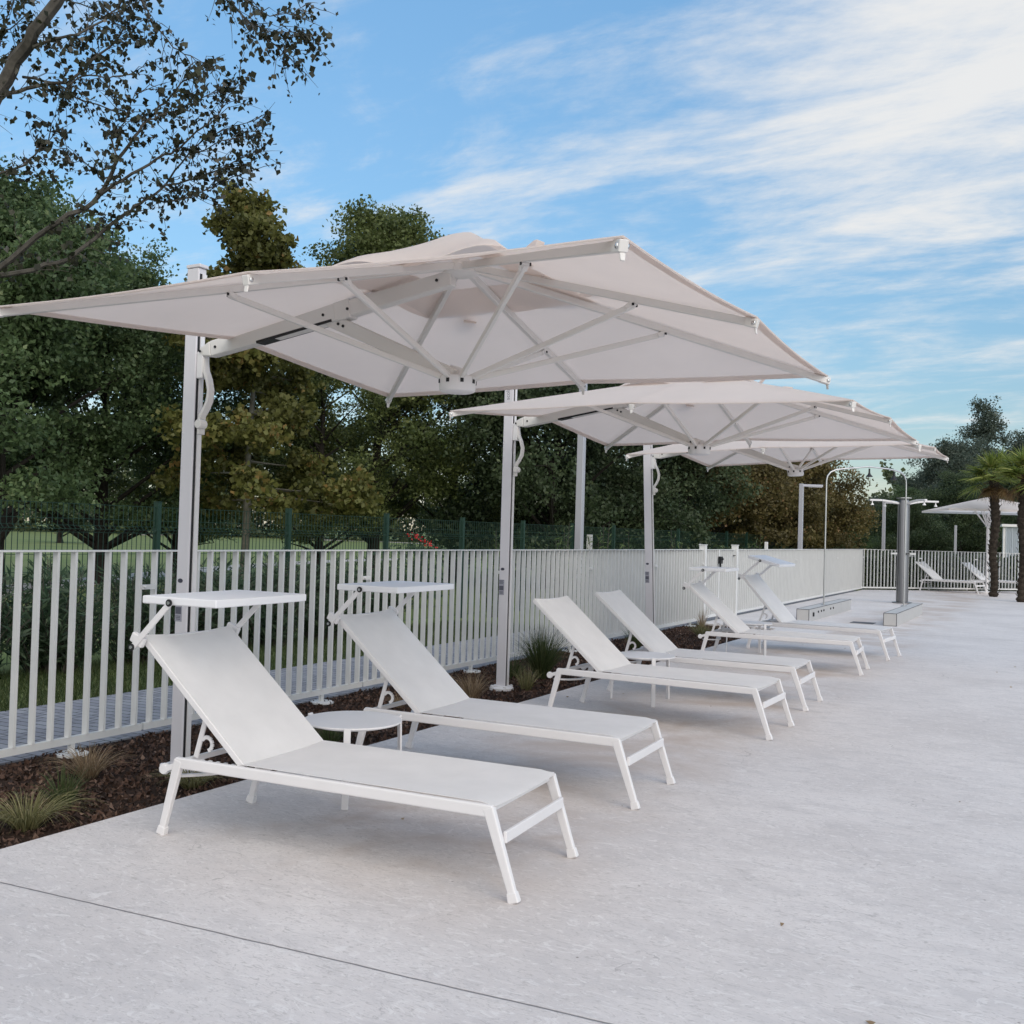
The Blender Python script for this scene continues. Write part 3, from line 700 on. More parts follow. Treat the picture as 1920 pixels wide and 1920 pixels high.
# ------------------------------------------------------------------ sun loungers
LR, LW, LH = 1.80, .735, .405
def make_lounger(label, back=R(41.1), shade=None, group='white sun loungers beside the cantilever parasols'):
    """origin: under the foot-end corner nearer the camera; +X = foot end, +Y = far side"""
    r = empty('sun_lounger', label, 'sun lounger', (0, 0, 0), 0, group)
    Wm = M['white']; rw, rh = .030, .056; zc = LH - rh / 2
    b = MB()
    for y in (rw / 2, LW - rw / 2): b.bar((-LR, y, zc), (0, y, zc), rw, rh, (0, 1, 0))
    b.bar((-.03, rw, zc - .004), (-.03, LW - rw, zc - .004), .03, .022, (1, 0, 0))
    b.bar((-1.36, rw, zc - .012), (-1.36, LW - rw, zc - .012), .03, .028, (1, 0, 0))
    b.bar((-LR + .02, rw, zc + .0), (-LR + .02, LW - rw, zc + .0), .03, .03, (1, 0, 0))
    b.build('frame', Wm, r, bevel=.009, seg=3)
    for y in (rw / 2, LW - rw / 2):
        for x0, x1 in ((-.006, .118), (-LR + .006, -LR - .085)):
            s = 1 if x1 > 0 else -1
            b = MB(); b.bar((x0 - s * .016, y, LH - .012), (x1 - s * .012, y, .030), rw + .004, .052, (0, 1, 0), rw, .038)
            lg = b.build('leg', Wm, r, bevel=.007, seg=3)
            MB().bar((x1 - s * .017, y, .045), (x1 - s * .004, y, .0), rw + .006, .046, (0, 1, 0), rw + .008, .054).build('foot_cap', Wm, lg, bevel=.006)
    MB().bar((.052, rw, .268), (.052, LW - rw, .268), .018, .052, (1, 0, 0)).build('crossbar', Wm, r, bevel=.005)
    # bowed rear tie bar and the carrying wheel stub at the head end
    pts = [(-LR - .035 + .12 * math.sin(math.pi * i / 10), rw + (LW - 2 * rw) * i / 10, .30 - .02 * math.sin(math.pi * i / 10)) for i in range(11)]
    b = MB(); [b.bar(pts[i], pts[i + 1], .030, .014, (1, 0, 0)) for i in range(10)]; b.build('tie_bar', Wm, r)
    for y in (.006, LW - .024):
        b = MB(); b.lathe([(.026, -.016), (.030, 0), (.026, .016)], (-LR - .075, y + .01, .335), 16, 'y'); b.bar((-LR - .07, y + .01, .335), (-LR + .03, y + .01, .37), .03, .03, (0, 1, 0)); b.build('hook', Wm, r, bevel=.004)
    # seat sling
    G = []
    for i in range(19):
        t = i / 18; x = -1.398 + 1.408 * t
        row = []
        for j in range(9):
            q = j / 8; y = .020 + (LW - .040) * q
            z = LH + .0085 - .020 * math.sin(math.pi * q) * math.sin(math.pi * min(1, .08 + t * .9)) ** .5
            if t > .97: z -= .012
            row.append((x, y, z))
        G.append(row)
    MB().sheet(G, .0025).build('seat', M['sling'], r, smooth=True)
    # backrest
    px, pz = -1.385, LH - .012; L_ = .915; ux, uz = -math.cos(back), math.sin(back); nx, nz = math.sin(back), math.cos(back)
    P = lambda s, y, o=0.: (px + ux * s + nx * o, y, pz + uz * s + nz * o)
    b = MB()
    for y in (.040, LW - .040): b.bar(P(0, y), P(L_, y), .026, .036, (0, 1, 0))
    b.bar(P(L_ - .018, .052), P(L_ - .018, LW - .052), .026, .026, (0, 0, 1)); b.bar(P(.45, .052, -.022), P(.45, LW - .052, -.022), .012, .03, (0, 0, 1))
    br = b.build('backrest', Wm, r, bevel=.008, seg=3)
    G = []
    for i in range(15):
        t = i / 14; row = []
        for j in range(9):
            q = j / 8; y = .030 + (LW - .060) * q
            row.append(P(.012 + (L_ - .012) * t - .014 * math.sin(math.pi * q) * (t > .95), y, .020 - .022 * math.sin(math.pi * q) * math.sin(math.pi * (.1 + .85 * t)) ** .6))
        G.append(row)
    MB().sheet(G, .004).build('sling', M['sling'], br, smooth=True)
    # back support: strut, toothed hook
    for y in (.085, LW - .085):
        b = MB(); q0, q1 = Vector((-1.735, y, LH - .010)), Vector(P(.36, y, -.03)); b.bar(q0, q1, .010, .028, (0, 1, 0))
        arc = [(q0.lerp(q1, .42).x + .045 + .035 * math.cos(a), y, q0.lerp(q1, .42).z - .012 + .035 * math.sin(a)) for a in [R(150 - 28 * i) for i in range(9)]]
        for i in range(8): b.bar(arc[i], arc[i + 1], .010, .020, (0, 1, 0))
        b.build('support', Wm, r, bevel=.002)
        b = MB(); b.bar((-1.76, y, LH - .035), (-1.40, y, LH - .05), .016, .020, (0, 1, 0))
        for i in range(5): b.box(-1.70 + i * .05, -1.682 + i * .05, y - .008, y + .008, LH - .04, LH - .015)
        b.build('notched_rail', Wm, r)
    if shade is not None:
        tilt, sx, sz = shade         # panel centre
        c = Vector((sx, LW / 2, sz)); hw = .245; w = LW / 2 + .012
        sh = MB(); e0 = c + Vector((-math.cos(tilt) * hw, 0, -math.sin(tilt) * hw)); e1 = c + Vector((math.cos(tilt) * hw, 0, math.sin(tilt) * hw))
        sh.bar(e0, e1, 2 * w, .042, (0, 1, 0)); so_ = sh.build('sun_shade', M['tray'], r, bevel=.008, seg=3)
        ct = Vector((px + ux * (L_ + .010), 0, pz + uz * (L_ + .010)))
        cb = Vector((ct.x - .012, 0, ct.z - .055))
        bt = c + Vector((-math.cos(tilt) * .05, 0, -math.sin(tilt) * .05 - .008)); bt.y = 0
        for y, s in ((-.016, -1), (LW + .016, 1)):
            a = MB(); a.bar((cb.x, y, cb.z), (bt.x, y, bt.z), .012, .034, (0, 1, 0)); a.build('arm', Wm, so_, bevel=.005)
            k = MB(); k.bar((ct.x - .03, y * .5 + (LW / 2) * 0 + (0.008 if s < 0 else LW / 2 + .0), ct.z + .002), (ct.x + .05, y * .5 + (0.008 if s < 0 else LW / 2), ct.z - .035), .03, .055, (0, 1, 0)); k.build('bracket', Wm, so_, bevel=.008)
            for q in (cb, bt):
                bb = MB(); bb.lathe([(.019, 0), (.019, .006)], (q.x, y + (-.006 if s < 0 else .012), q.z), 16, 'y'); bb.cur = 1; bb.lathe([(.010, 0), (.009, .004)], (q.x, y + (-.012 if s < 0 else .012), q.z), 12, 'y')
                bb.build('bolt', [M['black'], M['chrome']], so_)
    return r
SH = (0., -1.80, 1.198)
U3.rotation_euler = (R(1.6), R(-1.9), R(.6))          # this one stands a little out of plumb
l1 = make_lounger('nearest white sun lounger, its level sunshade in front of the first parasol pole', shade=SH)
l1.location = (-2.174, 3.885, 0); l1.rotation_euler = (0, 0, .070)
l2 = dup(l1, (-2.291, 5.600, 0), .046, 'second white sun lounger with a level sunshade, just behind the nearest one')
l5 = dup(l1, (-2.229, 12.79, 0), .056, 'white sun lounger with a level sunshade far along the row, in front of the gate')
l3 = make_lounger('white sun lounger without a sunshade, head end next to the green ornamental grass clump')
l3.location = (-2.156, 8.155, 0); l3.rotation_euler = (0, 0, -.014)
l4 = dup(l3, (-2.22, 9.75, 0), .018, 'white sun lounger without a sunshade, standing behind the one next to the grass clump')
l6 = make_lounger('white sun lounger with a steep back and a tilted sunshade', back=R(47.5), shade=(R(-14), -1.66, 1.292))
l6.location = (-2.196, 14.69, 0); l6.rotation_euler = (0, 0, -.075)
f1 = ground(1834, 1114); f2 = ground(1922, 1114)
l7 = dup(l3, (f1.x - .11, f1.y + .03, 0), R(-18), 'white sun lounger by the far fence, left of the palm trunk'); l7['group'] = 'sun loungers under the far parasol'
l8 = dup(l3, (f2.x - .11, f2.y + .03, 0), R(-18), 'white sun lounger partly hidden between the two palm trunks by the far fence'); l8['group'] = 'sun loungers under the far parasol'

# ------------------------------------------------------------------ round side tables
def make_table(label):
    r = empty('side_table', label, 'table', (0, 0, 0), 0, 'round white side tables')
    MB().lathe([(.27, .436), (.292, .440), (.295, .446), (.292, .452)], n=48).build('table_top', M['white'], r, smooth=True)
    MB().lathe([(.225, .425), (.24, .425), (.24, .436), (.225, .436)], n=32).build('support_ring', M['white'], r)
    for k in range(3):
        a = R(-58 + 120 * k); d = Vector((math.cos(a), math.sin(a), 0)); t = Vector((-d.y, d.x, 0))
        b = MB(); b.bar(d * .315 + Vector((0, 0, .458)), d * .33 + Vector((0, 0, .0)), .040, .014, t); b.bar(d * .29 + Vector((0, 0, .443)), d * .322 + Vector((0, 0, .443)), .040, .014, t)
        lg = b.build('leg', M['white'], r, bevel=.004)
    return r
t1 = make_table('round white side table between the two nearest sun loungers'); t1.location = (-3.735, 4.93, 0)
t2 = dup(t1, (-3.555, 9.31, 0), R(4), 'round white side table between the two sun loungers without sunshades')
t3 = dup(t1, (-3.80, 14.0, 0), R(20), 'round white side table half hidden between the two farthest loungers of the row')

# ------------------------------------------------------------------ showers
for k, (x0, x1, y0, y1, lab, btn) in enumerate(((-4.66, -4.42, 20.56, 25.1, 'pale tiled bench plinth with dark push buttons, under the left foot of the shower arch', True),
                                               (-3.06, -2.82, 20.88, 25.0, 'pale tiled bench plinth under the right foot of the shower arch, before the steel column', False))):
    r = empty('shower_plinth', lab, 'plinth', ((x0 + x1) / 2, y0, 0), 0, 'low tiled plinths of the shower area')
    w = (x1 - x0) / 2; L_ = y1 - y0
    MB().box(-w, w, 0, L_, .0, .247).build('body', M['tile'], r)
    b = MB(); e = .009
    for x in (-w, w): b.box(x - e * .6, x + e * .6, -.003, L_ + .003, .243, .2505)
    for y in (-.001, L_): b.box(-w - .002, w + .002, y - e * .5, y + e * .5, .2425, .2502)
    for x in (-w, w): b.box(x - e * .6, x + e * .6, -.0035, .006, .001, .242)
    b.box(-w, w, -.0032, .004, .001, .010)
    b.build('edge_trim', M['joint'], r)
    if btn:
        b = MB(); b.box(w + .001, w + .02, .35, .43, .09, .17)
        for y in (.85, 1.15, 1.4, 2.1, 2.4): b.lathe([(.022, 0), (.02, .016)], (w + .001, y, .16), 12, 'x')
        b.build('push_buttons', M['black'], r)
fl, fr = Vector((-4.50, 22.36, .25)), Vector((-3.05, 23.62, .25))
dd = (fr - fl); 
def ap(t, z): q = fl + dd * t; return (q.x, q.y, z)
r = empty('shower_arch', 'thin steel pipe arch with two hanging black shower heads, standing on the two plinths', 'shower', fl)
def loc_(p): return Vector(p) - fl
pts = [ap(0, .25), ap(0, 1.6), ap(0, 2.92), ap(.012, 3.02), ap(.05, 3.11), ap(.12, 3.165), ap(.25, 3.20), ap(.52, 3.26), ap(.75, 3.235), ap(.86, 3.205), ap(.93, 3.165), ap(.975, 3.10), ap(.995, 3.0), ap(1, 2.85), ap(1, 1.6), ap(1, .25)]
MB().tube([loc_(p) for p in pts], .017, 10).build('pipe', M['steel'], r, smooth=True)
for t in (0, 1):
    q = loc_(ap(t, .25)); MB().lathe([(.065, 0), (.065, .008), (.028, .018)], q, 16).build('flange', M['steel'], r, smooth=True)
for t, z in ((.53, 3.24), (.84, 3.20)):
    q = loc_(ap(t, z)); b = MB(); b.lathe([(.075, -.20), (.07, -.185), (.035, -.15), (.02, -.11), (.018, -.02)], q, 14); b.build('shower_head', M['black'], r, smooth=True)
c = ground(1691, 1131, .0)
r = empty('shower_column', 'thick round steel shower column with curved arms, behind the right plinth', 'shower', c)
MB().lathe([(.26, 0), (.26, .03), (.19, .045)], n=28).build('base', M['dsteel'], r, smooth=True)
b = MB(); b.lathe([(.150, .04), (.150, 2.74), (.12, 2.82)], n=28)
for i in range(12):
    a = 2 * math.pi * i / 12; b.bar((.151 * math.cos(a), .151 * math.sin(a), .06), (.151 * math.cos(a), .151 * math.sin(a), 2.72), .010, .010)
b.build('column', M['dsteel'], r, smooth=True)
MB().lathe([(.20, 2.84), (.20, 2.865)], n=24).build('cap', M['steel'], r)
for k in range(4):
    a = math.atan2(CR.y, CR.x) + k * math.pi / 2 + (.25 if k % 2 else 0); d = Vector((math.cos(a), math.sin(a), 0))
    pts = [d * .14 + Vector((0, 0, 2.70)), d * .35 + Vector((0, 0, 2.745)), d * .60 + Vector((0, 0, 2.775)), d * .93 + Vector((0, 0, 2.775))]
    b = MB(); [b.bar(pts[i], pts[i + 1], .08, .05) for i in range(3)]; ar = b.build('arm', M['white'], r, bevel=.01)
    MB().lathe([(.045, 2.64), (.04, 2.66), (.015, 2.70), (.015, 2.75)], d * .86, 12).build('shower_head', M['white'], ar, smooth=True)
    b = MB(); b.bar(d * .16 + Vector((0, 0, 1.34)), d * .33 + Vector((0, 0, 1.34)), .05, .045); b.bar(d * .31 + Vector((0, 0, 1.27)), d * .31 + Vector((0, 0, 1.38)), .03, .03); b.build('tap', M['steel'], r)
dn = ground(1618, 1168)
o = MB().box(-.22, .22, -.22, .22, .0005, .006).build('floor_drain', M['joint']); o.location = dn; tag(o, 'dark square floor drain grate between the two shower plinths', 'drain')

# ------------------------------------------------------------------ street lamps
def lamp(u, v, d, label, w, arm, h=None):
    top = deep(u, v, d); h = top.z if h is None else h
    r = empty('street_lamp', label, 'street lamp', (top.x, top.y, -.07), 0, 'grey lamp posts beyond the fence')
    MB().bar((0, 0, 0), (0, 0, h + .07), w, w, (1, 0, 0), w * .92, w * .92).build('pole', M['lampm'], r, bevel=.012)
    if arm:
        d_ = Vector((CR.x, CR.y, 0)).normalized(); z = h + .07 - .05
        a = MB().bar(d_ * 0 + Vector((0, 0, z)), d_ * arm + Vector((0, 0, z)), w * .9, .07, None).build('lamp_head', M['lampm'], r, bevel=.01)
        MB().bar(d_ * arm * .35 + Vector((0, 0, z - .04)), d_ * arm * .97 + Vector((0, 0, z - .04)), w * .6, .012, None).build('lens', M['white'], a)
    return r
lamp(1091, 815, 24, 'tall bare grey lamp post between the second and third parasol poles', .17, 0, 5.6)
lamp(1503, 907, 30, 'grey lamp post with a flat right-angled head, left of the shower arch', .13, .62)
lamp(1658, 940, 40, 'grey lamp post with a right-angled head just left of the steel shower column', .13, 1.0)
lamp(1792, 985, 45, 'short thin grey lamp post below the edge of the far parasol', .11, 0)

# ------------------------------------------------------------------ far parasol, cabana and small park things
q = deep(1850, 1108, 34.6)
r = empty('umbrella', 'white square centre-pole parasol by the far fence, partly behind the palm fronds', 'parasol', (q.x, q.y, 0), R(20))
MB().tube([(0, 0, 0), (0, 0, 2.75)], .05, 12).build('pole', M['white'], r, smooth=True)
MB().lathe([(.35, 0), (.35, .06), (.07, .09)], n=20).build('base', M['white'], r, smooth=True)
HF2 = 1.75; zt, ze = 3.30, 2.82
G = MB(); n = 8
ring = lambda k: [((-1 + i / 4) * k * HF2, -k * HF2) for i in range(8)]
def full(k):
    out = []
    for s in range(4):
        a = s * math.pi / 2
        for x, y in ring(k): out.append((x * math.cos(a) - y * math.sin(a), x * math.sin(a) + y * math.cos(a), zt + (ze - zt) * k))
    return out
rs = [full(k) for k in (.03, .35, .7, 1.)]
for x in rs: G.v += x
for i in range(3):
    for j in range(32): a = i * 32 + j; c2 = i * 32 + (j + 1) % 32; G.f.append((a, c2, c2 + 32, a + 32)); G.m.append(0)
k = len(G.v); G.v += [(x, y, z - .07) for x, y, z in rs[-1]]
for j in range(32): G.f.append((96 + j, 96 + (j + 1) % 32, k + (j + 1) % 32, k + j)); G.m.append(0)
G.build('canopy', M['fabric'], r)
for k in range(8):
    a = k * math.pi / 4; e = HF2 * (1.40 if k % 2 else .99); MB().bar((.04 * math.cos(a), .04 * math.sin(a), zt - .06), (e * math.cos(a), e * math.sin(a), ze - .03), .03, .03).build('rib', M['white'], r)
    MB().bar((.05 * math.cos(a), .05 * math.sin(a), 2.30), (.62 * math.cos(a), .62 * math.sin(a), zt - .06 - (zt - ze) * .42), .03, .03).build('strut', M['white'], r)
q = deep(1901, 1055, 47)
r = empty('cabana', 'white curtained cabana seen between the two palm trunks, beyond the far fence', 'cabana', (q.x, q.y, -.07), R(25))
for x in (-.8, .8):
    for y in (-.8, .8): MB().box(x - .05, x + .05, y - .05, y + .05, 0, 2.6).build('post', M['white'], r)
MB().box(-.95, .95, -.95, .95, 2.6, 2.72).build('roof', M['white'], r)
for x0, x1 in ((-.78, -.15), (.2, .78)):
    b = MB(); b.sheet([[(x0 + (x1 - x0) * i / 24, -.86 + .035 * math.sin(i * 1.9), z) for z in (.1, 1.3, 2.6)] for i in range(25)], 0); b.build('curtain', M['curtain'], r, smooth=True)
def small_box(u, v, d, w, dp, h, label, cat, name, mt=M['box']):
    q = deep(u, v, d); o = MB().box(-w / 2, w / 2, -dp / 2, dp / 2, 0, h).build(name, mt, bevel=.01)
    o.location = (q.x, q.y, -.07); tag(o, label, cat); return o
small_box(1106, 1000, 26, .12, .12, 1.68, 'short white marker post just right of the tall bare lamp post', 'post', 'marker_post', M['white'])
small_box(1437, 1010, 30, .09, .09, 1.62, 'short white marker post behind the solid-looking fence, left of the angled lamp', 'post', 'marker_post', M['white'])
small_box(1285, 1018, 34, 1.1, .5, 1.5, 'low grey utility cabinet above the fence top, left of the gate', 'cabinet', 'utility_cabinet')
q = ground(408, 1001)
r = empty('football_goal', 'thin white goal frame far off on the park lawn behind the first parasol pole', 'goal', (q.x, q.y, -.07), R(35))
b = MB(); b.tube([(-3.6, 0, 0), (-3.6, 0, 2.4)], .09, 6); b.tube([(3.6, 0, 0), (3.6, 0, 2.4)], .09, 6); b.build('post', M['white'], r)
MB().tube([(-3.6, 0, 2.4), (3.6, 0, 2.4)], .09, 6).build('crossbar', M['white'], r)

# ------------------------------------------------------------------ trees
def make_tree(name, label, cat, kind, H, spread, seed, n_leaf, leaf, crown0=.25, density=1., shape='round', trunk=.16, bark='dbark', lean=0., nb=26, clump=.55, aspect=.6, group='trees of the park behind the fences', top_open=0., skirt=1.9):
    rg = np.random.default_rng(seed); rr = random.Random(seed)
    r = empty(name, label, cat, (0, 0, 0), 0, group)
    b = MB(); tp = []
    wob = [rr.uniform(-.12, .12) for _ in range(8)]
    nseg = 9
    for i in range(nseg + 1):
        t = i / nseg; tp.append(Vector((lean * H * t + wob[i % 8] * t * H * .12, wob[(i + 3) % 8] * t * H * .12, t * H * .86)))
    b.tube(tp, [trunk * (1.25 if i == 0 else 1) * (1 - .85 * i / nseg) for i in range(nseg + 1)], 9)
    cz0 = H * crown0; cen = []; 
    for k in range(nb):
        # target point in the crown envelope
        for _ in range(50):
            f = rr.random() ** .8; z = cz0 + (H - cz0) * (.03 + .94 * f); t = (z - cz0) / (H - cz0)
            if shape == 'round': e = math.sqrt(max(0, 1 - (2 * t - .85) ** 2 / 1.35)) * (1 if t < .75 else 1 - (t - .75) * 1.6)
            elif shape == 'cone': e = (1 - t) ** .8 * .95 + .10
            elif shape == 'column': e = .95 * (1 - abs(2 * t - .8) ** 2.4 * .6)
            else: e = 1 - t * .5
            rad = spread * e * (rr.random() ** .45); a = rr.uniform(0, 2 * math.pi)
            break
        tgt = Vector((rad * math.cos(a), rad * math.sin(a), z)) + Vector((tp[-1].x * t, tp[-1].y * t, 0))
        ht = max(.12, min(.93, (z - rad * (.75 if shape != 'cone' else -.05)) / (H * .86))); fi = ht * nseg; i0 = min(int(fi), nseg - 1); st = tp[i0].lerp(tp[i0 + 1], fi - i0)
        mid = st.lerp(tgt, .5) + Vector((rr.uniform(-.2, .2), rr.uniform(-.2, .2), rr.uniform(-.1, .25) * spread * .3))
        cv = [st.lerp(mid, s).lerp(mid.lerp(tgt, s), s) for s in (0, .25, .5, .75, 1)]
        r0 = trunk * .42 * (1 - ht * .6); b.tube(cv, [r0, r0 * .75, r0 * .5, r0 * .3, r0 * .12], 5)
        cen.append((tgt, 1.)); cen.append((cv[3] + Vector((rr.uniform(-.4, .4), rr.uniform(-.4, .4), rr.uniform(-.2, .3))), .8))
        # side twigs with their own clumps
        for _ in range(3):
            s = rr.uniform(.55, 1); p = cv[3].lerp(cv[4], (s - .55) / .45); q = p + Vector((rr.uniform(-1, 1), rr.uniform(-1, 1), rr.uniform(-.6, .9))) * clump * 1.25
            b.tube([p, p.lerp(q, .5) + Vector((0, 0, .05)), q], [r0 * .25, r0 * .15, r0 * .06], 4); cen.append((q, .62))
    tr = b.build('trunk', M[bark], r, smooth=True)
    # leaves: gaussian sprays round each clump centre, clumps share a tone
    wts = np.array([c[1] for c in cen]) ** 2; wts /= wts.sum()
    idx = rg.choice(len(cen), n_leaf, p=wts); Cn = np.array([tuple(c[0]) for c in cen]); rs_ = np.array([c[1] for c in cen]) * clump
    off = rg.normal(size=(n_leaf, 3)); ln = np.linalg.norm(off, axis=1)[:, None]; off = off / ln * (rg.uniform(0, 1, (n_leaf, 1)) ** .42) * 1.25
    off[:, 2] *= .72
    # ragged clump outline
    ph = rg.uniform(0, 6.28, (len(cen), 3)); off *= (1 + .35 * np.sin(off[:, [1, 2, 0]] * 5 + ph[idx]))
    P = Cn[idx] + off * rs_[idx][:, None]
    tone = rg.uniform(0, 1, len(cen)); tone = tone[idx] * .68 + rg.uniform(0, 1, n_leaf) * .32
    tone = np.where(rg.uniform(0, 1, n_leaf) > .93, tone + .35, tone * .92)
    keep = P[:, 2] > skirt + .3 * np.sin(P[:, 0] * 2.3) * np.sin(P[:, 1] * 1.9)
    leaves('crown', P[keep], leaf, M[kind], r, aspect=aspect, rng=rg, rnd=tone[keep], fold=.25)
    return r
def place(t, u, d, rz=0., scale=1., label=None, first=False):
    q = deep(u, 1000, d)
    if first: t.location = (q.x, q.y, -.07); t.rotation_euler = (0, 0, rz); t.scale = (scale,) * 3; return t
    return dup(t, (q.x, q.y, -.07), rz, label, scale)
GR = 'trees of the park behind the fences'
ash = make_tree('ash_tree', 'big dark green tree at the left edge, its thick trunk beside the mesh fence', 'tree', 'ash', 10.4, 4.3, 21, 78000, .135, crown0=.14, trunk=.26, nb=60, clump=.78)
place(ash, -10, 23, 0, .90, first=True)
a2 = place(ash, 190, 27, 2.1, .82, 'dark green tree with a black trunk, just left of the first parasol pole')
plane = make_tree('plane_tree', 'slender tree with large olive leaves, its top showing over the nearest parasol', 'tree', 'plane', 10.4, 3.3, 33, 30000, .145, crown0=.14, trunk=.12, nb=52, clump=.42, shape='cone', bark='pbark', aspect=.85)
place(plane, 460, 25.5, .6, .98, first=True)
pop = make_tree('poplar_tree', 'tall fine-leaved tree showing above the nearest parasol beside its vent cap', 'tree', 'poplar', 11.4, 3.4, 5, 58000, .115, crown0=.12, trunk=.20, nb=54, clump=.66)
place(pop, 700, 31, .3, 1.0, first=True)
p2 = place(pop, 600, 29, 2.6, .72, 'mid green bushy tree with yellowish foliage right of the first parasol pole')
p3 = place(pop, 850, 33, 4.2, .80, 'mid green tree left of the second parasol pole, under the nearest canopy')
p4 = place(pop, 330, 30, 5.2, .66, 'mid green tree half hidden behind the first parasol pole')
oak = make_tree('evergreen_tree', 'very dark dense evergreen tree right of the second parasol pole', 'tree', 'oak', 7.6, 4.0, 8, 70000, .13, crown0=.06, trunk=.2, nb=54, clump=.82, skirt=.4)
place(oak, 1035, 31, 0, 1.0, first=True)
o2 = place(oak, 1190, 35, 1.9, .96, 'very dark dense evergreen tree behind the third parasol pole')
brn = make_tree('autumn_tree', 'brownish green tree turning autumn brown, just right of the third parasol pole', 'tree', 'brown', 7.4, 3.4, 14, 60000, .13, crown0=.12, trunk=.16, nb=42, clump=.78, aspect=.8)
place(brn, 1335, 39, 0, .88, first=True)
b2 = place(brn, 1440, 42, 2.2, .82, 'brownish green tree behind the lower hub of the farthest cantilever parasol')
b3 = place(brn, 1500, 44, 4.0, .76, 'rust-tinged tree standing behind the left upright of the shower arch')
far = make_tree('park_tree', 'grey green tree in the distance, right of the shower arch', 'tree', 'cedar', 9.5, 4.2, 17, 52000, .16, crown0=.08, trunk=.2, nb=44, clump=.95)
place(far, 1735, 78, 0, .74, first=True)
q1 = place(far, 1785, 70, 1.2, .90, 'grey green tree in the distance behind the tips of the farthest parasol')
q2 = place(far, 1650, 95, 3.1, .60, 'small distant grey green tree seen under the shower arch')
q3 = place(ash, 1700, 58, 4.4, .46, 'bright mid green tree behind the steel shower column')
q4 = place(ash, 1612, 66, 2.4, .34, 'low green tree at the right end of the autumn trees, under the shower arch')
q5 = place(oak, 1800, 56, .5, .72, 'dark evergreen behind the far parasol, left of the palms')
q6 = place(oak, 1915, 60, 2.5, .80, 'dark evergreen behind the palms at the right edge')
q7 = place(oak, 1700, 50, 3.5, .52, 'low dark evergreen directly behind the steel shower column')
ced = make_tree('cedar_tree', 'tall ragged conifer with an open pointed top, above the palms', 'tree', 'cedar', 13.0, 3.8, 29, 17000, .17, crown0=.2, trunk=.2, nb=60, clump=.62, shape='cone')
place(ced, 1846, 78, .4, 1.0, first=True)
q8 = place(far, 1930, 72, .9, .98, 'broad distant tree at the right edge behind the palm crowns')
# small dome tree on the lawn and bare young tree
sm = make_tree('lawn_tree', 'small dark dome-shaped tree alone on the lawn, far behind the left part of the fence', 'tree', 'oak', 5.0, 2.6, 41, 16000, .16, crown0=.32, trunk=.24, nb=22, clump=.8)
q = ground(112, 1018, -.07); sm.location = q; sm.scale = (.9, .9, .62)
s2 = dup(sm, ground(605, 1015, -.07), 1.4, 'small dark tree alone on the lawn, right of the first parasol pole', (.8, .8, .7))

# far-off wood along the edge of the park
rg = np.random.default_rng(77); n = 170000
uu = rg.uniform(-300, 2200, n); dist = 150 + 22 * rg.normal(0, .4, n)
P = np.empty((n, 3))
hk = np.where((uu > 1480) & (uu < 1760), 7.0, 12.0) + 2.5 * np.sin(uu * .012) + 2.2 * np.sin(uu * .041 + 1) + 1.6 * np.sin(uu * .093 + 2)
zz = rg.uniform(0, 1, n) ** .85 * hk
for i in range(3): P[:, i] = (CR[i] * (uu - 960) / FOC + CF[i] + CD[i] * 60 / FOC) * dist
P[:, 2] = zz - .1
P[:, 0] += 2.2 * np.sin(uu * .07 + zz); 
tag(leaves('treeline', P, .62, M['wood'], rng=rg, aspect=.8, rnd=np.clip(.5 + .3 * np.sin(uu * .11) + rg.normal(0, .22, n), 0, 1)), None, None, kind='stuff')

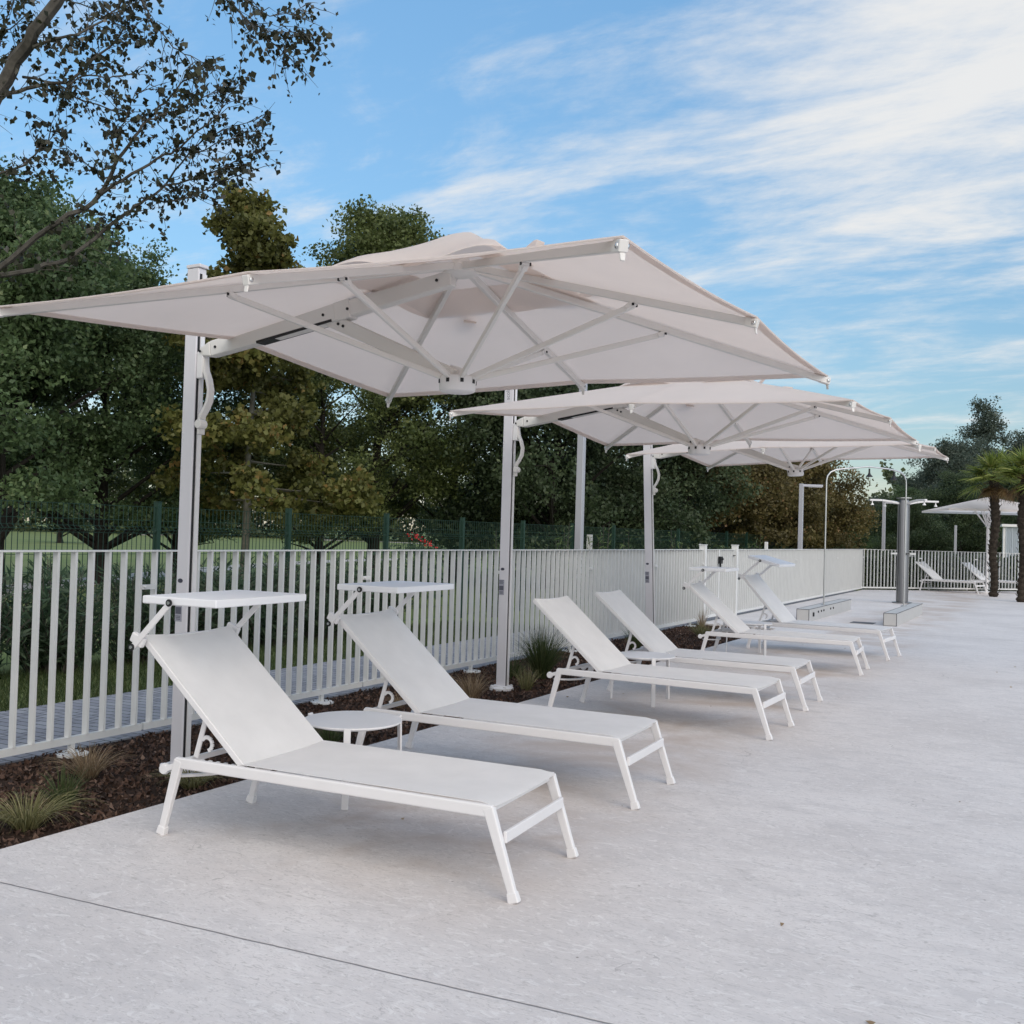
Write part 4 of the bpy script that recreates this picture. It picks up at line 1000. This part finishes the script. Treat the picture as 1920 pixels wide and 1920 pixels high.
# ------------------------------------------------------------------ overhanging branches, top left
S = 3.097
def Z(x, y): return (x / S, y / S)
D0 = 9.3
limbs = [  # (points in the picture, start radius, end radius, depth offset)
    ([(-640, 1900), (-420, 1250), (-150, 760), (0, 520), (90, 360), (200, 190), (330, 10), (430, -150), (560, -420)], .085, .045, 0),
    ([(-420, 1250), (-200, 640), (10, 552), (150, 515), (300, 485), (400, 480), (520, 370), (680, 240), (740, 120)], .03, .006, .25),
    ([(140, 445), (330, 480), (430, 560), (640, 640), (730, 670)], .013, .004, .1),
    ([(200, 265), (330, 220), (450, 200), (600, 110), (680, 50), (760, -60)], .016, .005, -.2),
    ([(430, -150), (760, -120), (830, 20), (900, 150), (1000, 270), (1100, 330), (1220, 380)], .014, .003, -.3),
    ([(400, 495), (480, 440), (600, 450), (700, 440), (900, 370)], .010, .003, -.15),
    ([(-640, 1900), (-300, 1640), (0, 1560), (200, 1380), (400, 1240), (540, 1180), (640, 1030), (680, 920), (780, 800), (860, 690), (960, 590), (1050, 480), (1150, 400)], .038, .004, .2),
    ([(540, 1180), (660, 1070), (820, 990), (960, 900), (1050, 860), (1200, 720), (1250, 680), (1330, 560), (1390, 450)], .018, .003, 0),
    ([(-300, 1640), (200, 1560), (400, 1500), (560, 1380), (700, 1260), (780, 1200), (880, 1140), (960, 1080), (1050, 940), (1200, 800), (1340, 740), (1480, 700)], .026, .003, .35),
    ([(820, 1150), (960, 1180), (1130, 1140), (1240, 1080), (1340, 1030), (1440, 1000)], .010, .003, .3),
    ([(960, 1080), (1160, 1030), (1300, 970), (1450, 900), (1520, 860)], .010, .003, .2),
    ([(1050, 860), (1160, 880), (1290, 820), (1420, 790), (1500, 740)], .008, .003, .05),
    ([(-200, 1080), (0, 1010), (130, 960), (200, 900), (280, 820), (290, 740), (250, 700)], .014, .003, .5),
    ([(600, 1060), (540, 980), (450, 910), (390, 870), (330, 850)], .008, .003, .4),
    ([(680, 920), (640, 800), (720, 700), (780, 560), (870, 490)], .008, .003, .0),
    ([(860, 690), (960, 660), (1080, 640), (1180, 560), (1300, 500)], .008, .003, -.1),
    ([(430, -150), (1000, -250), (1250, -80), (1330, 10), (1430, 110), (1500, 190), (1620, 290), (1700, 330)], .016, .003, -.6),
    ([(1430, 110), (1580, 180), (1700, 200), (1800, 170)], .006, .002, -.55),
    ([(1250, -80), (1450, 20), (1560, 90), (1700, 80), (1780, 20)], .007, .002, -.6),
    ([(300, -400), (150, -150), (60, 60), (10, 160)], .012, .004, .3),
    ([(700, -300), (820, -60), (700, 60), (540, 120), (480, 230)], .010, .003, .2),
    ([(-100, 160), (60, 180), (160, 60), (120, 10)], .010, .003, .4),
    ([(-100, 400), (40, 330), (130, 250), (250, 200)], .010, .003, .25),
    ([(250, -200), (420, 10), (560, 60), (720, 160)], .010, .003, .3),
]
rr = random.Random(99); rg = np.random.default_rng(98)
base = deep(-640 / S, 1900 / S, D0); 
r = empty('white_poplar_tree', 'tree reaching in from the top left, thin branches with sparse small leaves', 'tree', (base.x - .4, base.y - .2, -.07))
og = Vector((base.x - .4, base.y - .2, -.07))
b = MB(); b.tube([Vector((0, 0, 0)), Vector((.05, .02, 1.2)), Vector((.2, .1, 2.4)), base - og, deep(-500 / S, 1200 / S, D0) - og + Vector((-.35, 0, .5)), Vector((.2, .3, 8.5))], [.26, .21, .18, .15, .11, .04], 12)
b2_ = MB(); LP = []; LA = []
for pts, r0, r1, dz in limbs:
    W3 = []
    for i, (x, y) in enumerate(pts):
        t = i / (len(pts) - 1); W3.append(deep(x / S, y / S, D0 + dz * (1 if len(pts) < 7 else t) + .10 * math.sin(i * 1.7 + r0 * 100)) - og)
    # subdivide with small kinks
    Q = []
    for i in range(len(W3) - 1):
        for s in (0, .33, .66): Q.append(W3[i].lerp(W3[i + 1], s) + Vector((rr.uniform(-1, 1), rr.uniform(-1, 1), rr.uniform(-1, 1))) * .012)
    Q.append(W3[-1]); m_ = len(Q) - 1
    b2_.tube(Q, [r0 + (r1 - r0) * (i / m_) ** .8 for i in range(m_ + 1)], 6)
    # twigs
    for i in range(1, m_ + 1):
        rad_here = r0 + (r1 - r0) * (i / m_) ** .8
        u_here = Q[i] + og
        nt_ = 0 if rad_here > .03 and i < m_ * .5 else rr.choice((1, 2, 2))
        for _ in range(nt_):
            d = (Q[i] - Q[i - 1]).normalized(); side = Vector((rr.uniform(-1, 1), rr.uniform(-1, 1), rr.uniform(-.8, .8)))
            side = (CR * rr.uniform(-1, 1) - CD * rr.uniform(-1, 1) + CF * rr.uniform(-.6, .6)).normalized()
            dr = (d * .9 + side * .9).normalized(); L_ = rr.uniform(.14, .42); p = Q[i]
            tw = [p + dr * L_ * s + Vector((0, 0, -.05 * s * s)) + side * .03 * math.sin(s * 5) for s in (0, .33, .66, 1)]
            b2_.tube(tw, [.0035, .003, .0022, .0012], 4, caps=False)
            for _ in range(rr.choice((4, 6, 8, 10))):
                s = rr.uniform(.15, 1.05); lp = tw[0].lerp(tw[3], min(1, s)) + Vector((rr.gauss(0, .028), rr.gauss(0, .028), rr.gauss(-.02, .028)))
                LP.append(tuple(lp)); LA.append((rr.gauss(0, .6), rr.gauss(0, .6), -1))
b.build('trunk', M['bark'], r, smooth=True); b2_.build('branches', M['bark'], r, smooth=True)
nL = len(LP); LP = np.array(LP)
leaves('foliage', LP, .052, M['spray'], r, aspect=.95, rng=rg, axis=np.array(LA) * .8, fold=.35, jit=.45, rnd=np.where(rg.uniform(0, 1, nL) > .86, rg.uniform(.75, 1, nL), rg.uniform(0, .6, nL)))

# ------------------------------------------------------------------ shrubs behind the white fence
def make_shrub(label, kind, h, rad, seed, stems=36, per=26, leaf=.13, name='oleander_shrub', group='oleander shrubs behind the white fence'):
    rg = np.random.default_rng(seed); rr = random.Random(seed); r = empty(name, label, 'shrub', (0, 0, 0), 0, group)
    b = MB(); C = []; A = []
    for _ in range(stems):
        a = rr.uniform(0, 6.28); k = rad * rr.random() ** .6; hh = h * rr.uniform(.6, 1.05) * (1 - .35 * (k / rad) ** 2)
        p0 = Vector((k * .3 * math.cos(a), k * .3 * math.sin(a), 0)); p1 = Vector((k * math.cos(a), k * math.sin(a), hh)); mid = p0.lerp(p1, .55) + Vector((0, 0, .08))
        b.tube([p0, mid, p1], [.008, .006, .003], 4, caps=False)
        for j in range(per):
            s = .12 + .9 * (j / per); q = p0.lerp(p1, s); t = rr.uniform(0, 6.28); d = Vector((math.cos(t), math.sin(t), rr.uniform(.2, 1.1))).normalized()
            C.append(tuple(q + d * leaf * .45)); A.append(tuple(d))
    b.build('stems', M['bark'], r); leaves('foliage', np.array(C), leaf, M[kind], r, aspect=.17, rng=rg, axis=np.array(A), fold=.2, jit=.3)
    return r
ol = make_shrub('oleander shrub behind the first slats at the left edge of the view', 'olean', 1.24, .80, 3, stems=95, per=34, leaf=.15)
ol.location = (-9.75, 4.2, -.07)
olp = [(-9.70, 5.25, 1.3, .95, 'oleander shrub behind the fence, second from the left edge'), (-9.75, 6.3, 2.2, 1.02, 'oleander shrub behind the fence slats just left of the first parasol pole'),
       (-9.70, 7.35, 3.6, 1.0, 'oleander shrub behind the fence, under the nearest lounger sunshade'), (-9.65, 8.5, 4.4, .96, 'oleander shrub behind the fence just right of the nearest sunshade'),
       (-9.75, 9.6, 5.1, 1.0, 'oleander shrub behind the fence, left of the second lounger sunshade'), (-9.70, 10.8, .7, 1.05, 'oleander shrub behind the fence above the second lounger sunshade'),
       (-9.7, 12.0, 1.9, 1.0, 'oleander shrub behind the fence, left of the second parasol pole'), (-9.75, 13.3, 2.9, 1.0, 'oleander shrub seen through the narrowing slats at the second parasol pole')]
for x, y, rz, s, lab in olp: dup(ol, (x, y, -.07), rz, lab, s)
br = make_shrub('bright yellow-green shrub tips above the fence, left of the tall bare lamp post', 'bright', 1.80, .5, 9, stems=30, leaf=.12, name='leafy_shrub', group='bright shrubs just above the white fence')
q = deep(1062, 1010, 17); br.location = (q.x, q.y, -.07)
for u, d, rz, s, lab in ((1135, 17.5, 1, 1.03, 'bright yellow-green shrub tips above the fence, right of the tall bare lamp post'), (1178, 18.3, 2.2, .94, 'lowest bright green shrub tips above the fence, left of the third parasol pole'),
                         (1262, 21, 3.1, .98, 'bright green shrub tips above the fence just right of the third parasol pole'), (935, 20, 4.0, .93, 'green shrub tips above the fence directly left of the second parasol pole'),
                         (1422, 27, .5, .98, 'pale shrub tips above the fence beyond the gate')):
    q = deep(u, 1010, d); dup(br, (q.x, q.y, -.07), rz, lab, s)
# red flowers
q = deep(786, 1018, 22); rr = random.Random(4)
r = empty('flowering_shrub', 'shrub with a spray of red flowers above the white fence', 'shrub', (q.x, q.y, -.07))
C = np.array([(rr.gauss(0, .30), rr.gauss(0, .3), rr.uniform(.2, 1.38)) for _ in range(1400)]); leaves('foliage', C, .10, M['olean'], r, aspect=.4, rng=np.random.default_rng(5))
C = np.array([(-.25 + .65 * (i / 90) + rr.gauss(0, .05), rr.gauss(0, .08), 1.58 - .28 * (i / 90) + rr.gauss(0, .03)) for i in range(90)])[::2]; leaves('flowers', C, .06, M['red'], r, aspect=.9, rng=np.random.default_rng(6))
b = MB(); [b.tube([(0, 0, 0), (rr.uniform(-.2, .3), rr.uniform(-.2, .2), rr.uniform(.9, 1.5))], [.01, .004], 4) for _ in range(9)]; b.build('stems', M['bark'], r)

# ------------------------------------------------------------------ ornamental grasses in the bed
def tuft(x, y, h, spread, n, mt, label, seed, w=.006, bow=.18, z=-.05):
    rg = np.random.default_rng(seed); a = rg.uniform(0, 2 * np.pi, n); k = rg.uniform(0, 1, n) ** .6 * spread; hh = h * rg.uniform(.55, 1.05, n) * (1 - .35 * (k / spread) ** 2)
    rt = np.stack([np.cos(a) * .05 * rg.uniform(0, 1, n), np.sin(a) * .05 * rg.uniform(0, 1, n), np.zeros(n)], 1)
    tp = np.stack([np.cos(a) * k, np.sin(a) * k, hh], 1)
    o = blades('ornamental_grass', rt, tp, w, M[mt], rng=rg, seg=5, bow=bow); o.location = (x, y, z)
    tag(o, label, 'grass clump', 'ornamental grass clumps in the mulch bed'); return o
tuft(-5.15, 10.25, .66, .42, 900, 'blade', 'large dense green grass clump right of the second parasol pole', 1)
tuft(-4.88, 9.38, .30, .20, 160, 'yel', 'small yellow-green grass tuft in front of the large clump by the second pole', 2)
tuft(-5.40, 10.05, .34, .26, 160, 'blade', 'thin green grass tuft between the second pole and the large clump', 12)
tuft(-5.02, 8.5, .34, .34, 190, 'dry', 'dried straw-coloured grass tuft left of the second parasol pole', 3)
tuft(-5.42, 4.42, .24, .36, 220, 'dry', 'dry brown grass tuft against the fence foot at the left', 4, bow=.2)
tuft(-5.02, 3.93, .26, .22, 150, 'blade', 'short green grass tuft in front of the dry brown one at the left', 5)
tuft(-4.78, 3.52, .20, .42, 260, 'yel', 'yellowing sprawling grass tuft by the deck edge at the far left', 6, bow=.22)
tuft(-4.72, 4.62, .15, .34, 240, 'yel', 'flattened green-yellow grass under the head of the nearest lounger', 7, bow=.2)
tuft(-4.80, 6.05, .24, .26, 200, 'blade', 'green grass tuft behind the round table of the nearest loungers', 8)
tuft(-5.35, 7.75, .18, .2, 90, 'dry', 'sparse dry stems near the fence between the first and second poles', 9)
tuft(-5.35, 13.6, .45, .28, 220, 'blade', 'green grass clump behind the second lounger without a sunshade', 10)
tuft(-5.2, 16.2, .30, .36, 260, 'yel', 'low olive grass in the bed behind the third parasol pole', 13)
tuft(-5.75, 17.9, .42, .2, 90, 'dry', 'thin dry grass at the foot of the gate post', 14)

# ------------------------------------------------------------------ palms
def make_palm(label, h, seed):
    rg = np.random.default_rng(seed); rr = random.Random(seed); r = empty('palm_tree', label, 'palm', (0, 0, 0), 0, 'fan palms at the right edge')
    b = MB(); n = 40; pts = [Vector((.03 * math.sin(i * .3), .03 * math.cos(i * .23), h * i / n)) for i in range(n + 1)]
    b.tube(pts, [(.112 + .035 * (i / n) + .018 * ((i % 2) * 2 - 1)) * (1.25 if i < 2 else 1) for i in range(n + 1)], 12)
    for i in range(150):
        z = rr.uniform(.1, h); a = rr.uniform(0, 6.28); q = Vector((.15 * math.cos(a), .15 * math.sin(a), z)); b.bar(q, q + Vector((.06 * math.cos(a), .06 * math.sin(a), .07)), .05, .012, (-math.sin(a), math.cos(a), 0), .02, .006)
    b.build('trunk', M['palm'], r)
    C = Vector((0, 0, h - .02)); green = []; dead = []; pb = MB()
    def fan(o_, d, rad, store, droop):
        d = d.normalized(); side = d.cross(Vector((0, 0, 1))); side = side.normalized() if side.length > .1 else Vector((1, 0, 0)); nrm = side.cross(d)
        for k in range(26):
            a = R(-112 + 224 * k / 25); dr = d * math.cos(a) + side * math.sin(a) + nrm * (-.10 * abs(math.sin(a)))
            tip = o_ + dr * rad * rr.uniform(.85, 1.05) + Vector((0, 0, -droop * rad * rr.uniform(.5, 1.2)))
            store.append((tuple(o_), tuple(tip)))
    for k in range(36):
        a = rr.uniform(0, 6.28); el = rr.uniform(-.45, 1.35); d = Vector((math.cos(a) * math.cos(el), math.sin(a) * math.cos(el), math.sin(el)))
        L_ = rr.uniform(.40, .66); e = C + d * L_; pb.tube([C, C.lerp(e, .5) + Vector((0, 0, .03)), e], [.014, .011, .008], 5); fan(e, d, rr.uniform(.56, .76), green, .20)
    for k in range(11):
        a = rr.uniform(0, 6.28); d = Vector((math.cos(a) * .55, math.sin(a) * .55, -.75)).normalized(); e = C + d * .30 + Vector((math.cos(a) * .12, math.sin(a) * .12, 0))
        pb.tube([C, e], [.014, .008], 5); fan(e, d, rr.uniform(.38, .5), dead, .30)
    pb.build('stalks', M['frond'] if False else M['deadfrond'], r)
    blades('fronds', [g[0] for g in green], [g[1] for g in green], .048, M['frond'], r, rg, seg=3, bow=.06)
    blades('dead_fronds', [g[0] for g in dead], [g[1] for g in dead], .03, M['deadfrond'], r, rg, seg=3, bow=.05)
    return r
pa = make_palm('left one of the two fan palms, brown fronds hanging over the far parasol', 3.72, 3); q = ground(1862, 1119); pa.location = q
pb_ = dup(pa, ground(1917, 1129), 2.4, 'fan palm whose trunk stands at the very right edge of the view', .97)

# ------------------------------------------------------------------ dark hedge behind the far fence
rg = np.random.default_rng(55); n = 60000
tt = rg.uniform(-2.5, 24, n); off = 1.3 + rg.uniform(0, .9, n); zz = rg.uniform(0, 1.30, n) * (1 + .06 * np.sin(tt * 3))
nx_, ny_ = -FARD.y, FARD.x
P = np.stack([FAR0.x + FARD.x * tt + nx_ * off, FAR0.y + FARD.y * tt + ny_ * off, zz - .07], 1)
r = empty('hedge', 'dark clipped hedge seen through the slats of the far fence', 'hedge', (0, 0, 0))
leaves('foliage', P, .13, M['oak'], r, rng=rg, aspect=.6)
b = MB()
for i in range(40):
    t = -2 + i * .65; q = Vector((FAR0.x + FARD.x * t + nx_ * 1.7, FAR0.y + FARD.y * t + ny_ * 1.7, -.07)); b.tube([q, q + Vector((.1, .05, .6)), q + Vector((-.05, .1, 1.15))], [.03, .02, .008], 5)
b.build('stems', M['dbark'], r)
